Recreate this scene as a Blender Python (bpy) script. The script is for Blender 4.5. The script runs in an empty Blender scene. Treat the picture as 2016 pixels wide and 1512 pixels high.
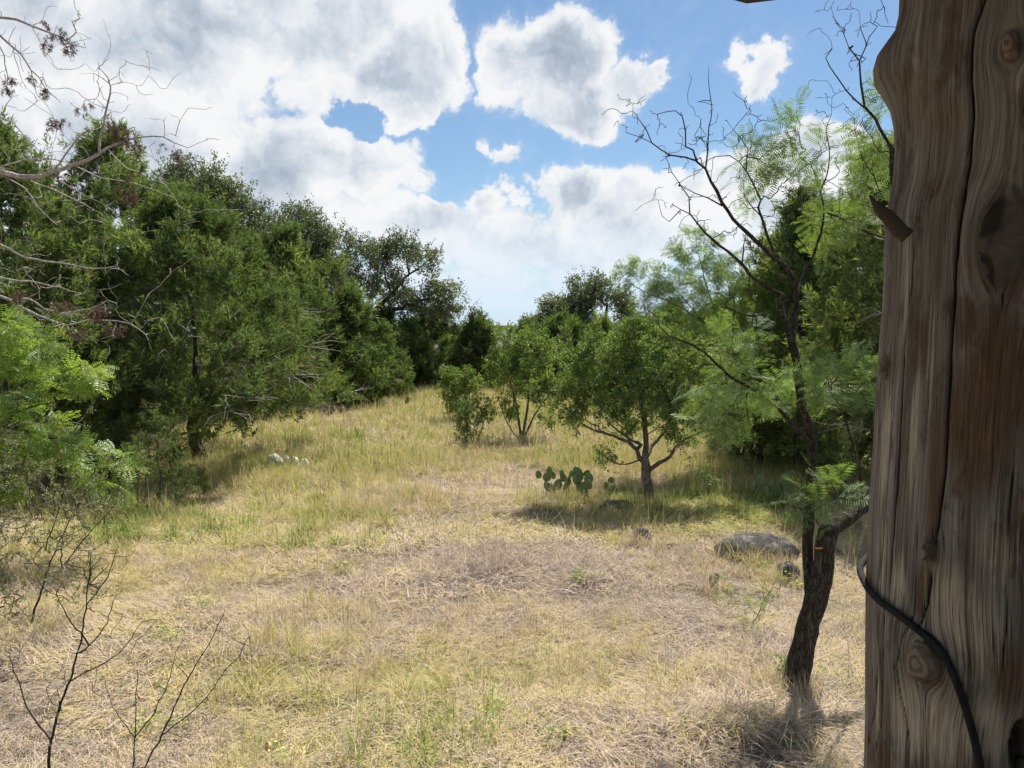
import bpy, math, random
import numpy as np
from mathutils import Vector, Matrix

scene = bpy.context.scene
col = scene.collection
PI = math.pi

# ------------------------------------------------------------------ camera
CAM_H, FPX, PITCH = 2.6, 1513.0, math.radians(4.08)
cam_d = bpy.data.cameras.new('camera')
cam_d.sensor_fit = 'HORIZONTAL'; cam_d.sensor_width = 36.0
cam_d.lens = 36.0 * FPX / 2016.0
cam_d.clip_start = 0.05; cam_d.clip_end = 20000
cam = bpy.data.objects.new('camera', cam_d); col.objects.link(cam)
cam.location = (0, 0, CAM_H); cam.rotation_euler = (PI / 2 - PITCH, 0, 0)
scene.camera = cam

# ------------------------------------------------------------------ light and exposure
SUN_AZ, SUN_EL = math.radians(27), math.radians(57)      # azimuth to the right of the viewing direction (+Y)
SUN = Vector((math.sin(SUN_AZ) * math.cos(SUN_EL), math.cos(SUN_AZ) * math.cos(SUN_EL), math.sin(SUN_EL)))
sun_d = bpy.data.lights.new('sun', 'SUN'); sun_d.energy = 4.3; sun_d.angle = math.radians(0.53); sun_d.color = (1.0, 0.955, 0.88)
sun = bpy.data.objects.new('sun', sun_d); col.objects.link(sun)
sun.rotation_euler = SUN.to_track_quat('Z', 'Y').to_euler(); sun.location = (6, 12, 20)
vs = scene.view_settings
vs.view_transform = 'Standard'; vs.look = 'None'; vs.gamma = 1.0; vs.exposure = 0.88
vs.use_curve_mapping = False
scene.cycles.max_bounces = 5; scene.cycles.diffuse_bounces = 2; scene.cycles.adaptive_threshold = 0.02; scene.cycles.glossy_bounces = 2
scene.cycles.transmission_bounces = 4; scene.cycles.transparent_max_bounces = 8
scene.cycles.sample_clamp_direct = 12.0; scene.cycles.sample_clamp_indirect = 4.0; scene.cycles.caustics_reflective = False; scene.cycles.caustics_refractive = False

def ray(px, py):
    u, v = (px - 1008) / FPX, (756 - py) / FPX
    c, s = math.cos(PITCH), math.sin(PITCH)
    return np.array([u, c + v * s, -s + v * c])
def P(px, py, Y):                       # the point a pixel looks at, Y metres in front of the viewer
    d = ray(px, py); t = Y / d[1]
    return np.array([0, 0, CAM_H]) + d * t
def G(px, py, z=0.0):                   # the ground point a pixel looks at
    d = ray(px, py); t = (z - CAM_H) / d[2]
    return np.array([0, 0, CAM_H]) + d * t
def az_el(px, py):
    d = ray(px, py); d = d / np.linalg.norm(d)
    return math.atan2(d[0], d[1]), math.asin(d[2])

# ------------------------------------------------------------------ node helpers
class NT:
    def __init__(s, tree): s.t = tree; s.n = tree.nodes; s.l = tree.links
    def new(s, typ, **kw):
        n = s.n.new(typ)
        for k, v in kw.items(): setattr(n, k, v)
        return n
    def put(s, sock, v):
        if hasattr(v, 'is_output'): s.l.new(v, sock)
        elif v is not None:
            try: sock.default_value = v
            except Exception: sock.default_value = tuple(v) + (1.0,) if len(v) == 3 else v
    def math(s, op, a, b=None, c=None, clamp=False):
        n = s.new('ShaderNodeMath', operation=op); n.use_clamp = clamp
        s.put(n.inputs[0], a)
        if b is not None: s.put(n.inputs[1], b)
        if c is not None: s.put(n.inputs[2], c)
        return n.outputs[0]
    def vec(s, op, a, b=None, c=None, out=0):
        n = s.new('ShaderNodeVectorMath', operation=op)
        s.put(n.inputs[0], a)
        if b is not None: s.put(n.inputs[1], b)
        if c is not None: s.put(n.inputs[2], c)
        return n.outputs[out]
    def rng(s, v, a, b, c=0.0, d=1.0, smooth=True):
        n = s.new('ShaderNodeMapRange'); n.interpolation_type = 'SMOOTHSTEP' if smooth else 'LINEAR'; n.clamp = True
        for i, x in enumerate((v, a, b, c, d)): s.put(n.inputs[i], x)
        return n.outputs[0]
    def noise(s, vec, scale, detail=4.0, rough=0.55, out='Fac', dist=0.0, lac=2.0, dim='3D'):
        n = s.new('ShaderNodeTexNoise'); n.noise_dimensions = dim
        if vec is not None: s.put(n.inputs['Vector'], vec)
        n.inputs['Scale'].default_value = scale; n.inputs['Detail'].default_value = detail
        n.inputs['Roughness'].default_value = rough; n.inputs['Distortion'].default_value = dist
        n.inputs['Lacunarity'].default_value = lac
        return n.outputs[out]
    def mix(s, f, a, b):
        n = s.new('ShaderNodeMix', data_type='RGBA'); n.clamp_factor = True
        s.put(n.inputs[0], f); s.put(n.inputs[6], a); s.put(n.inputs[7], b)
        return n.outputs[2]
    def ramp(s, f, stops, interp='LINEAR'):
        n = s.new('ShaderNodeValToRGB'); r = n.color_ramp; r.interpolation = interp
        while len(r.elements) < len(stops): r.elements.new(0.5)
        for e, (p, c) in zip(r.elements, stops): e.position = p; e.color = tuple(c) + (1.0,)
        s.put(n.inputs[0], f)
        return n.outputs[0]
    def attr(s, name, typ='GEOMETRY', out='Fac'):
        n = s.new('ShaderNodeAttribute'); n.attribute_name = name; n.attribute_type = typ
        return n.outputs[out]

# ------------------------------------------------------------------ world: Nishita sky with fair weather cumulus
world = bpy.data.worlds.new('World'); scene.world = world; world.use_nodes = True
wt = NT(world.node_tree); wt.n.clear()
SKY_STRENGTH = 0.078
sky = wt.new('ShaderNodeTexSky', sky_type='NISHITA'); sky.sun_disc = False
sky.sun_elevation = SUN_EL; sky.sun_rotation = SUN_AZ
sky.air_density = 1.1; sky.dust_density = 0.35; sky.ozone_density = 4.0; sky.altitude = 300

# clouds as seen from the clearing: centre and half size of each cumulus mass (converted to bearing and height angle)
CLOUDS = [  # px, py, half width, half height, weight
    (-60, 240, 260, 330, 1.0), (60, 40, 330, 230, 1.10), (330, 60, 300, 210, 1.15), (560, 60, 240, 170, 1.1), (240, 300, 330, 190, 1.05),
    (560, 330, 270, 150, 1.1), (738, 330, 108, 110, 1.0), (560, 430, 260, 120, 1.0), (790, 110, 150, 130, 1.1),
    (880, 80, 72, 90, 0.95), (710, 20, 190, 100, 1.0), (810, 205, 66, 60, 0.85),
    (1080, 118, 145, 115, 1.30), (1120, 205, 130, 70, 1.05), (1235, 170, 100, 52, 1.0), (1010, 135, 80, 90, 1.0), (1292, 152, 40, 42, 0.85),
    (830, 450, 220, 62, 0.95), (960, 405, 70, 62, 0.95), (1105, 375, 100, 78, 1.1), (1230, 395, 120, 78, 1.05), (1350, 400, 110, 80, 1.0),
    (1100, 480, 400, 85, 1.0), (1480, 370, 120, 100, 1.05), (1610, 320, 110, 95, 1.1), (1700, 300, 100, 80, 1.0), (1560, 440, 330, 110, 1.0),
    (1482, 115, 76, 56, 0.92), (978, 308, 46, 34, 0.66), (700, 215, 70, 40, -0.62), (745, 235, 40, 24, -0.4), (905, 300, 75, 70, -0.5), (850, 560, 420, 45, 0.62), (1120, 600, 420, 40, 0.55),
]
def cloud_group():
    g = bpy.data.node_groups.new('cloud_density', 'ShaderNodeTree')
    g.interface.new_socket('Angles', in_out='INPUT', socket_type='NodeSocketVector')
    g.interface.new_socket('Density', in_out='OUTPUT', socket_type='NodeSocketFloat')
    g.interface.new_socket('Mass', in_out='OUTPUT', socket_type='NodeSocketFloat')
    t = NT(g); gi = t.new('NodeGroupInput'); go = t.new('NodeGroupOutput')
    a = gi.outputs[0]
    w1 = t.noise(a, 7.5, 5.0, 0.62, 'Color', dim='2D')
    p = t.vec('ADD', a, t.vec('MULTIPLY_ADD', w1, (0.13, 0.12, 0), (-0.065, -0.06, 0)))
    acc = None
    for (px, py, rx, ry, w) in CLOUDS:
        az, el = az_el(px, py)
        k = 1.0 + ((px - 1008) / FPX) ** 2
        sx, sy = rx / FPX / k, ry / FPX / math.sqrt(k)
        q = t.vec('MULTIPLY', t.vec('SUBTRACT', p, (az, el, 0)), (1 / sx, 1 / sy, 0))
        v = None if w < 0 else t.rng(t.vec('LENGTH', q, out=1), 1.25, 0.15, 0.0, w)
        if w < 0: acc = t.math('ADD', acc, t.rng(t.vec('LENGTH', q, out=1), 1.1, 0.4, 0.0, w)); continue
        acc = v if acc is None else t.math('SMOOTH_MAX', acc, v, 0.12)
    # the same kind of broken cumulus everywhere else round the sky
    sep = t.new('ShaderNodeSeparateXYZ'); t.put(sep.inputs[0], a)
    far = t.rng(t.noise(p, 2.6, 1.0, 0.5, dim='2D'), 0.45, 0.72, 0.0, 1.25)
    m_az = t.rng(t.math('ABSOLUTE', sep.outputs[0]), 0.60, 0.80); m_el = t.rng(sep.outputs[1], 0.42, 0.56)
    m = t.math('MAXIMUM', m_az, m_el)
    mass = t.math('ADD', t.math('MULTIPLY', acc, t.math('SUBTRACT', 1.0, m)), t.math('MULTIPLY', far, m))
    mass = t.math('MULTIPLY', mass, t.rng(sep.outputs[1], -0.02, 0.03))
    vo = t.new('ShaderNodeTexVoronoi'); vo.feature = 'F1'; vo.voronoi_dimensions = '2D'; vo.inputs['Scale'].default_value = 21.0; vo.inputs['Detail'].default_value = 2.6
    vo.inputs['Roughness'].default_value = 0.6; vo.normalize = True
    t.put(vo.inputs['Vector'], p)
    fine = t.noise(a, 12.0, 6.0, 0.60, dim='2D')
    puff = t.math('SUBTRACT', 0.42, vo.outputs['Distance'])
    dens = t.math('ADD', mass, t.math('MULTIPLY_ADD', fine, 0.46, -0.23))
    dens = t.math('MULTIPLY_ADD', puff, 0.62, dens)
    t.put(go.inputs[0], dens); t.put(go.inputs[1], puff)
    return g
cg = cloud_group()
tc = wt.new('ShaderNodeTexCoord')
sxyz = wt.new('ShaderNodeSeparateXYZ'); wt.put(sxyz.inputs[0], wt.vec('NORMALIZE', tc.outputs['Generated']))
comb = wt.new('ShaderNodeCombineXYZ')
wt.put(comb.inputs[0], wt.math('ARCTAN2', sxyz.outputs[0], sxyz.outputs[1]))
wt.put(comb.inputs[1], wt.math('ARCSINE', sxyz.outputs[2]))
ang = comb.outputs[0]
c0 = wt.new('ShaderNodeGroup'); c0.node_tree = cg; wt.put(c0.inputs[0], ang)
dens = c0.outputs[0]
alpha = wt.math('ADD', wt.math('MULTIPLY', wt.rng(dens, 0.36, 0.62), 0.68), wt.math('MULTIPLY', wt.rng(dens, 0.10, 0.85), 0.32))
# light scattered through the cloud: thin rims and bulges stay bright, thick cores turn grey
core = wt.rng(dens, 0.62, 1.40)
soft = wt.noise(ang, 9.0, 4.0, 0.55, dim='2D')
lit = wt.math('SUBTRACT', wt.math('MULTIPLY_ADD', c0.outputs[1], 1.5, 0.86), wt.math('MULTIPLY', core, 0.68))
lit = wt.math('MULTIPLY_ADD', wt.math('SUBTRACT', soft, 0.5), 1.2, lit, clamp=True)
CLOUD_GAIN = 6.25
ccol = wt.ramp(lit, [(0.0, (0.40, 0.47, 0.57)), (0.35, (0.58, 0.65, 0.75)), (0.7, (0.88, 0.92, 0.97)), (1.0, (1.06, 1.06, 1.06))])
ccol = wt.vec('SCALE', ccol); wt.n[-1].inputs[3].default_value = CLOUD_GAIN
skycol = wt.mix(wt.math('MULTIPLY', alpha, 0.97), wt.vec('MULTIPLY', sky.outputs[0], (0.72, 0.77, 0.77)), ccol)
# pale air near the horizon in front of the clouds
hz = wt.rng(sxyz.outputs[2], 0.17, 0.0, 0.0, 0.85)
skycol = wt.mix(hz, skycol, (4.6, 5.7, 6.9, 1))
bg = wt.new('ShaderNodeBackground'); bg.inputs[1].default_value = SKY_STRENGTH
wt.put(bg.inputs[0], skycol)
wo = wt.new('ShaderNodeOutputWorld'); wt.put(wo.inputs[0], bg.outputs[0])
world.cycles.sampling_method = 'MANUAL'; world.cycles.sample_map_resolution = 512

# ------------------------------------------------------------------ mesh helpers
def vnoise(p, seed=0):
    p = np.asarray(p, dtype=np.float64); i = np.floor(p).astype(np.int64); f = p - i; f = f * f * (3 - 2 * f)
    def h(x, y, z):
        n = (x * 374761393 + y * 668265263 + z * 2147483647 + seed * 974711) & 0xffffffff
        n = ((n ^ (n >> 13)) * 1274126177) & 0xffffffff
        return ((n ^ (n >> 16)) & 0xffff) / 65535.0
    x, y, z = i[..., 0], i[..., 1], i[..., 2]; fx, fy, fz = f[..., 0], f[..., 1], f[..., 2]
    def lp(a, b, t): return a + (b - a) * t
    return lp(lp(lp(h(x, y, z), h(x+1, y, z), fx), lp(h(x, y+1, z), h(x+1, y+1, z), fx), fy),
              lp(lp(h(x, y, z+1), h(x+1, y, z+1), fx), lp(h(x, y+1, z+1), h(x+1, y+1, z+1), fx), fy), fz)
def fbm(p, octaves=4, seed=0):
    p = np.asarray(p, dtype=np.float64); s = 0; a = 0.5; tot = 0
    for o in range(octaves):
        s = s + a * vnoise(p, seed + o * 17); tot += a; a *= 0.5; p = p * 2.03 + 5.1
    return s / tot
def fb2(x, y, sc, octaves=3, seed=0):
    x = np.asarray(x, dtype=float); y = np.asarray(y, dtype=float)
    return fbm(np.stack([x * sc, y * sc, np.zeros_like(x) + seed * 0.37], -1), octaves, seed)
def unit(v): return v / np.maximum(np.linalg.norm(v, axis=-1, keepdims=True), 1e-9)

def mesh_of(name, V, F, mat, attrs=None, smooth=False):
    V = np.asarray(V, dtype=np.float32); F = np.asarray(F, dtype=np.int32)
    m = bpy.data.meshes.new(name); k = F.shape[1]
    m.vertices.add(len(V)); m.vertices.foreach_set('co', V.ravel())
    m.loops.add(F.size); m.loops.foreach_set('vertex_index', F.ravel())
    m.polygons.add(len(F)); m.polygons.foreach_set('loop_start', np.arange(0, F.size, k, dtype=np.int32))
    if smooth: m.polygons.foreach_set('use_smooth', np.ones(len(F), dtype=bool))
    for an, av in (attrs or {}).items():
        a = m.attributes.new(an, 'FLOAT', 'POINT'); a.data.foreach_set('value', np.asarray(av, dtype=np.float32))
    if mat: m.materials.append(mat)
    m.update(calc_edges=True)
    return m
def link(name, mesh, parent=None, loc=None, **props):
    o = bpy.data.objects.new(name, mesh); col.objects.link(o)
    if parent is not None: o.parent = parent
    if loc is not None: o.location = loc
    for k, v in props.items(): o[k] = v
    return o
def thing(name, label, cat, loc=(0, 0, 0), group=None):
    o = bpy.data.objects.new(name, None); o.empty_display_size = 0.2; col.objects.link(o); o.location = loc
    o['label'] = label; o['category'] = cat
    if group: o['group'] = group
    return o
def tag(o, label, cat, group=None):
    o['label'] = label; o['category'] = cat
    if group: o['group'] = group
    return o
class Geo:                              # collects pieces of one mesh (all faces quads)
    def __init__(s): s.V = []; s.F = []; s.A = []; s.n = 0
    def add(s, V, F, a=0.0):
        V = np.asarray(V); s.V.append(V); s.F.append(np.asarray(F) + s.n); s.n += len(V)
        s.A.append(np.broadcast_to(np.asarray(a, dtype=np.float32), (len(V),)))
    def mesh(s, name, mat, smooth=False, origin=None, attr='tone'):
        V = np.concatenate(s.V); 
        if origin is not None: V = V - np.asarray(origin)
        return mesh_of(name, V, np.concatenate(s.F), mat, {attr: np.concatenate(s.A)}, smooth)
def smooth_path(pts, rad, step):
    pts = np.asarray(pts, float); rad = np.asarray(rad, float)
    if len(pts) < 3:
        n = max(2, int(np.linalg.norm(pts[-1] - pts[0]) / step) + 1); t = np.linspace(0, 1, n)[:, None]
        return pts[0] * (1 - t) + pts[-1] * t, rad[0] * (1 - t[:, 0]) + rad[-1] * t[:, 0]
    ext = np.vstack([2 * pts[0] - pts[1], pts, 2 * pts[-1] - pts[-2]])
    oP, oR = [pts[0]], [rad[0]]
    for i in range(len(pts) - 1):
        p0, p1, p2, p3 = ext[i:i + 4]; n = max(1, int(np.linalg.norm(p2 - p1) / step))
        for k in range(1, n + 1):
            t = k / n
            oP.append(0.5 * ((2 * p1) + (p2 - p0) * t + (2 * p0 - 5 * p1 + 4 * p2 - p3) * t * t + (3 * p1 - p0 - 3 * p2 + p3) * t ** 3))
            oR.append(rad[i] * (1 - t) + rad[i + 1] * t)
    return np.array(oP), np.array(oR)
def tube(pts, rad, sides, cap=True):
    pts = np.asarray(pts, float); n = len(pts)
    T = unit(np.gradient(pts, axis=0))
    a = np.array([0, 0, 1.0]) if abs(T[0][2]) < 0.9 else np.array([1.0, 0, 0])
    N = np.zeros_like(T); u = unit(np.cross(T[0], a))
    for i in range(n):
        u = u - T[i] * np.dot(u, T[i]); u = u / max(np.linalg.norm(u), 1e-9); N[i] = u
    B = np.cross(T, N)
    th = np.linspace(0, 2 * PI, sides, endpoint=False)
    ring = N[:, None, :] * np.cos(th)[None, :, None] + B[:, None, :] * np.sin(th)[None, :, None]
    V = (pts[:, None, :] + ring * np.asarray(rad)[:, None, None]).reshape(-1, 3)
    i = np.arange(n - 1)[:, None] * sides; j = np.arange(sides)[None, :]; j2 = (j + 1) % sides
    F = np.stack([i + j, i + j2, i + sides + j2, i + sides + j], -1).reshape(-1, 4)
    return V, F

# ------------------------------------------------------------------ materials
def material(name):
    m = bpy.data.materials.new(name); m.use_nodes = True; t = NT(m.node_tree); t.n.clear()
    out = t.new('ShaderNodeOutputMaterial'); return m, t, out
def principled(t, out, color, rough=0.8, bump=None, strength=0.4, dist=0.01, spec=0.3):
    b = t.new('ShaderNodeBsdfPrincipled'); t.put(b.inputs['Base Color'], color); t.put(b.inputs['Roughness'], rough)
    b.inputs['Specular IOR Level'].default_value = spec
    if bump is not None:
        bp = t.new('ShaderNodeBump'); bp.inputs['Strength'].default_value = strength; bp.inputs['Distance'].default_value = dist
        t.put(bp.inputs['Height'], bump); t.put(b.inputs['Normal'], bp.outputs[0])
    t.put(out.inputs[0], b.outputs[0]); return b
def leaf_mat(name, stops, trans=0.4, gloss=0.10, rough=0.45, attr='tone', atype='GEOMETRY', tcol=(1.35, 1.45, 0.6)):
    m, t, out = material(name)
    c = t.ramp(t.attr(attr, atype), stops)
    d = t.new('ShaderNodeBsdfDiffuse'); t.put(d.inputs[0], c)
    tr = t.new('ShaderNodeBsdfTranslucent'); t.put(tr.inputs[0], t.vec('MULTIPLY', c, tcol))
    mx = t.new('ShaderNodeMixShader'); mx.inputs[0].default_value = trans
    t.put(mx.inputs[1], d.outputs[0]); t.put(mx.inputs[2], tr.outputs[0]); last = mx.outputs[0]
    if gloss > 0:
        g = t.new('ShaderNodeBsdfGlossy'); g.inputs['Roughness'].default_value = rough; g.inputs[0].default_value = (0.9, 0.95, 1, 1)
        m2 = t.new('ShaderNodeMixShader'); m2.inputs[0].default_value = gloss * 0.3
        t.put(m2.inputs[1], last); t.put(m2.inputs[2], g.outputs[0]); last = m2.outputs[0]
    t.put(out.inputs[0], last); return m
def bark_mat(name, dark, light, sc=14.0, stretch=0.25, bump=0.9, dist=0.02):
    m, t, out = material(name)
    tcn = t.new('ShaderNodeTexCoord')
    v = t.vec('MULTIPLY', tcn.outputs['Object'], (1, 1, stretch))
    a = t.noise(v, sc, 6, 0.65); vo = t.new('ShaderNodeTexVoronoi'); vo.feature = 'DISTANCE_TO_EDGE'
    t.put(vo.inputs['Vector'], t.vec('MULTIPLY_ADD', t.noise(v, sc, 3, 0.6, 'Color'), (0.06, 0.06, 0.06), v)); vo.inputs['Scale'].default_value = sc * 2.2
    f = t.math('MULTIPLY', t.rng(vo.outputs[0], 0.0, 0.16), t.rng(a, 0.25, 0.75))
    c = t.ramp(f, [(0.0, dark), (0.55, tuple(0.5 * (x + y) for x, y in zip(dark, light))), (1.0, light)])
    lich = t.rng(t.noise(tcn.outputs['Object'], 5.0, 4, 0.6), 0.58, 0.72, 0, 0.5)
    c = t.mix(lich, c, tuple(min(1, 0.55 * x + 0.10) for x in light) + (1,))
    principled(t, out, c, 0.9, f, bump, dist, 0.15)
    return m

# ------------------------------------------------------------------ ground
rng = np.random.default_rng(7)
HEAP = G(1490, 1440)
def H(x, y):
    x = np.asarray(x, float); y = np.asarray(y, float)
    r = np.hypot(x, y - 10); fade = np.exp(-(r / 60.0) ** 2)
    h = 0.16 * (fb2(x, y, 0.22, 2, 3) - 0.5) + 0.10 * (fb2(x, y, 0.9, 2, 5) - 0.5) + 0.05 * (fb2(x, y, 3.0, 2, 9) - 0.5)
    h = h * fade + 0.10 * np.exp(-(((x - HEAP[0]) / 0.55) ** 2 + ((y - HEAP[1]) / 0.35) ** 2))
    return h - 0.004 * np.clip(y - 40, 0, 300)
def Hz(p): return float(H(p[0], p[1]))
def ground_axis(n, near, far): 
    t = np.linspace(-1, 1, n); k = math.asinh(far / near); return near * np.sinh(k * t)
gx = ground_axis(221, 2.2, 6000); gy = 9 + ground_axis(221, 2.2, 6000)
GX, GY = np.meshgrid(gx, gy); GZ = H(GX, GY)
gi = (np.arange(220)[:, None] * 221 + np.arange(220)[None, :])
GF = np.stack([gi, gi + 1, gi + 222, gi + 221], -1).reshape(-1, 4)
m, t, out = material('ground_thatch')
pos = t.new('ShaderNodeNewGeometry').outputs['Position']
n1 = t.noise(pos, 0.7, 5, 0.6); n2 = t.noise(pos, 28.0, 6, 0.7); n3 = t.noise(t.vec('MULTIPLY', pos, (1, 0.35, 1)), 90.0, 3, 0.6)
c = t.ramp(n2, [(0.25, (0.075, 0.056, 0.040)), (0.5, (0.17, 0.135, 0.095)), (0.75, (0.30, 0.245, 0.17))])
c = t.mix(t.rng(n1, 0.5, 0.7, 0, 0.6), c, (0.17, 0.17, 0.06, 1)); c = t.mix(t.rng(n3, 0.55, 0.75, 0, 0.7), c, (0.40, 0.32, 0.22, 1))
sp = t.new('ShaderNodeSeparateXYZ'); t.put(sp.inputs[0], pos)
c = t.mix(t.rng(t.math('MULTIPLY_ADD', n1, 8.0, sp.outputs[1]), 36, 46, 0, 0.9), c, t.ramp(t.noise(pos, 0.25, 5, .7), [(0.35, (0.045, 0.060, 0.028)), (0.6, (0.13, 0.13, 0.06)), (0.8, (0.26, 0.22, 0.12))]))   # scrub beyond the clearing
principled(t, out, c, 0.95, t.math('ADD', n2, n3), 0.7, 0.02, 0.1)
ground = link('ground', mesh_of('ground', np.stack([GX, GY, GZ], -1).reshape(-1, 3), GF, m, smooth=True), kind='structure')
ground['label'] = 'clearing floor of trampled straw and soil'

# low wooded hills on the horizon
m, t, out = material('far_woodland')
pos = t.new('ShaderNodeNewGeometry').outputs['Position']
c = t.ramp(t.noise(pos, 0.02, 6, 0.7), [(0.3, (0.03, 0.05, 0.025)), (0.7, (0.09, 0.11, 0.05))])
principled(t, out, c, 0.95, spec=0.0)
hv, hf = [], []
for k, (yd, hh, sd) in enumerate(((1300, 7, 1), (2300, 17, 2), (3600, 26, 3))):
    xs = np.linspace(-1.3 * yd, 1.3 * yd, 260)
    z = hh * (0.45 + 0.9 * fb2(xs, xs * 0, 3.0 / yd, 4, sd)) + 1.6 * hh / 17 * fb2(xs, xs * 0, 0.06, 2, sd + 5) - 2
    for r, (dy, fz) in enumerate(((0, 0.0), (yd * .05, 0.75), (yd * .08, 1.0), (yd * .2, 0.0))):
        hv.append(np.stack([xs, np.full_like(xs, yd + dy), np.where(fz > 0, z * fz, -6.0)], -1))
    b = k * 4 * 260
    for r in range(3):
        i = b + r * 260 + np.arange(259); hf.append(np.stack([i, i + 1, i + 261, i + 260], -1))
link('hills', mesh_of('hills', np.concatenate(hv), np.concatenate(hf), m, smooth=True), kind='structure', label='low wooded hills on the far horizon')

# ------------------------------------------------------------------ grass
def blade(base, d0, length, width, bend, segs, up=0.0):
    # a tapering strip starting in direction d0 and bending towards the ground
    d0 = d0 / np.linalg.norm(d0); s = np.cross(d0, [0, 0, 1.0]); s = s / max(np.linalg.norm(s), 1e-6)
    p = np.array(base, float); d = d0.copy(); V = []
    for i in range(segs + 1):
        w = width * (1 - (i / segs) ** 1.6 * 0.9) * 0.5
        V += [p - s * w, p + s * w]
        d = d + np.array([0, 0, -bend / segs]); d = d / np.linalg.norm(d); p = p + d * length / segs
        if p[2] < 0.004: p[2] = 0.004 + 0.004 * i
    return V
def blades(r, base, az, el, L, W, bend, segs):
    # many tapering strips at once, each bending towards the ground
    n = len(az); d = np.stack([np.cos(az) * np.cos(el), np.sin(az) * np.cos(el), np.sin(el)], -1)
    s = unit(np.cross(d, np.array([0, 0, 1.0]))); p = base.copy(); V = np.zeros((n, segs + 1, 2, 3))
    for i in range(segs + 1):
        w = (W * (1 - (i / segs) ** 1.6 * 0.9) * 0.5)[:, None]
        V[:, i, 0] = p - s * w; V[:, i, 1] = p + s * w
        d = d.copy(); d[:, 2] -= bend / segs; d = unit(d); p = p + d * (L / segs)[:, None]
        p[:, 2] = np.maximum(p[:, 2], 0.004 + 0.004 * i)
    k = np.arange(segs); q = np.stack([2 * k, 2 * k + 1, 2 * k + 3, 2 * k + 2], -1)
    F = (np.arange(n)[:, None, None] * (2 * segs + 2) + q[None]).reshape(-1, 4)
    return V.reshape(-1, 3), F
def forb(seed, n, h):
    r = np.random.default_rng(seed); g = Geo()
    for k in range(n):
        a = r.uniform(0, 2 * PI); rad = 0.10 * math.sqrt(r.uniform()); z = h * r.uniform(0.15, 1)
        c = np.array([math.cos(a) * rad, math.sin(a) * rad, z]); b = r.uniform(0, 2 * PI)
        d = np.array([math.cos(b), math.sin(b), r.uniform(-0.3, 0.6)]); d /= np.linalg.norm(d); s = np.cross(d, [0, 0, 1]); l = r.uniform(0.02, 0.045)
        g.add([c, c + d * l * .5 + s * l * .3, c + d * l, c + d * l * .5 - s * l * .3], [(0, 1, 2, 3)], r.uniform())
    for k in range(5):
        V = blade((r.normal(0, .02), r.normal(0, .02), 0), np.array([r.normal(0, .3), r.normal(0, .3), 1]), h, 0.004, 0.1, 2); g.add(V, [(0, 1, 3, 2), (2, 3, 5, 4)], 0.3)
    return g
gm, t, out = material('grass_blades')
gp = t.new('ShaderNodeNewGeometry').outputs['Position']
tone = t.math('MULTIPLY_ADD', t.math('SUBTRACT', t.attr('btone'), 0.5), 0.72, t.attr('tone', 'INSTANCER'))
tone = t.math('MULTIPLY_ADD', t.math('SUBTRACT', t.noise(gp, 2.2, 4, 0.65), 0.5), 0.85, tone)
c = t.ramp(tone, [(0.0, (0.30, 0.235, 0.20)), (0.14, (0.60, 0.50, 0.425)), (0.32, (0.65, 0.535, 0.375)), (0.50, (0.64, 0.505, 0.22)), (0.66, (0.56, 0.52, 0.18)), (0.82, (0.37, 0.42, 0.12)), (1.0, (0.15, 0.23, 0.05))])
dif = t.new('ShaderNodeBsdfDiffuse'); t.put(dif.inputs[0], c)
trn = t.new('ShaderNodeBsdfTranslucent'); t.put(trn.inputs[0], c)
mx = t.new('ShaderNodeMixShader'); mx.inputs[0].default_value = 0.24; t.put(mx.inputs[1], dif.outputs[0]); t.put(mx.inputs[2], trn.outputs[0])
t.put(out.inputs[0], mx.outputs[0])
def protos(kind, geos):
    obs = []
    for k, g in enumerate(geos):
        me = g.mesh(kind + '_tuft', gm, attr='btone'); obs.append(bpy.data.objects.new(kind + '_tuft', me))
    return obs
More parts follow.
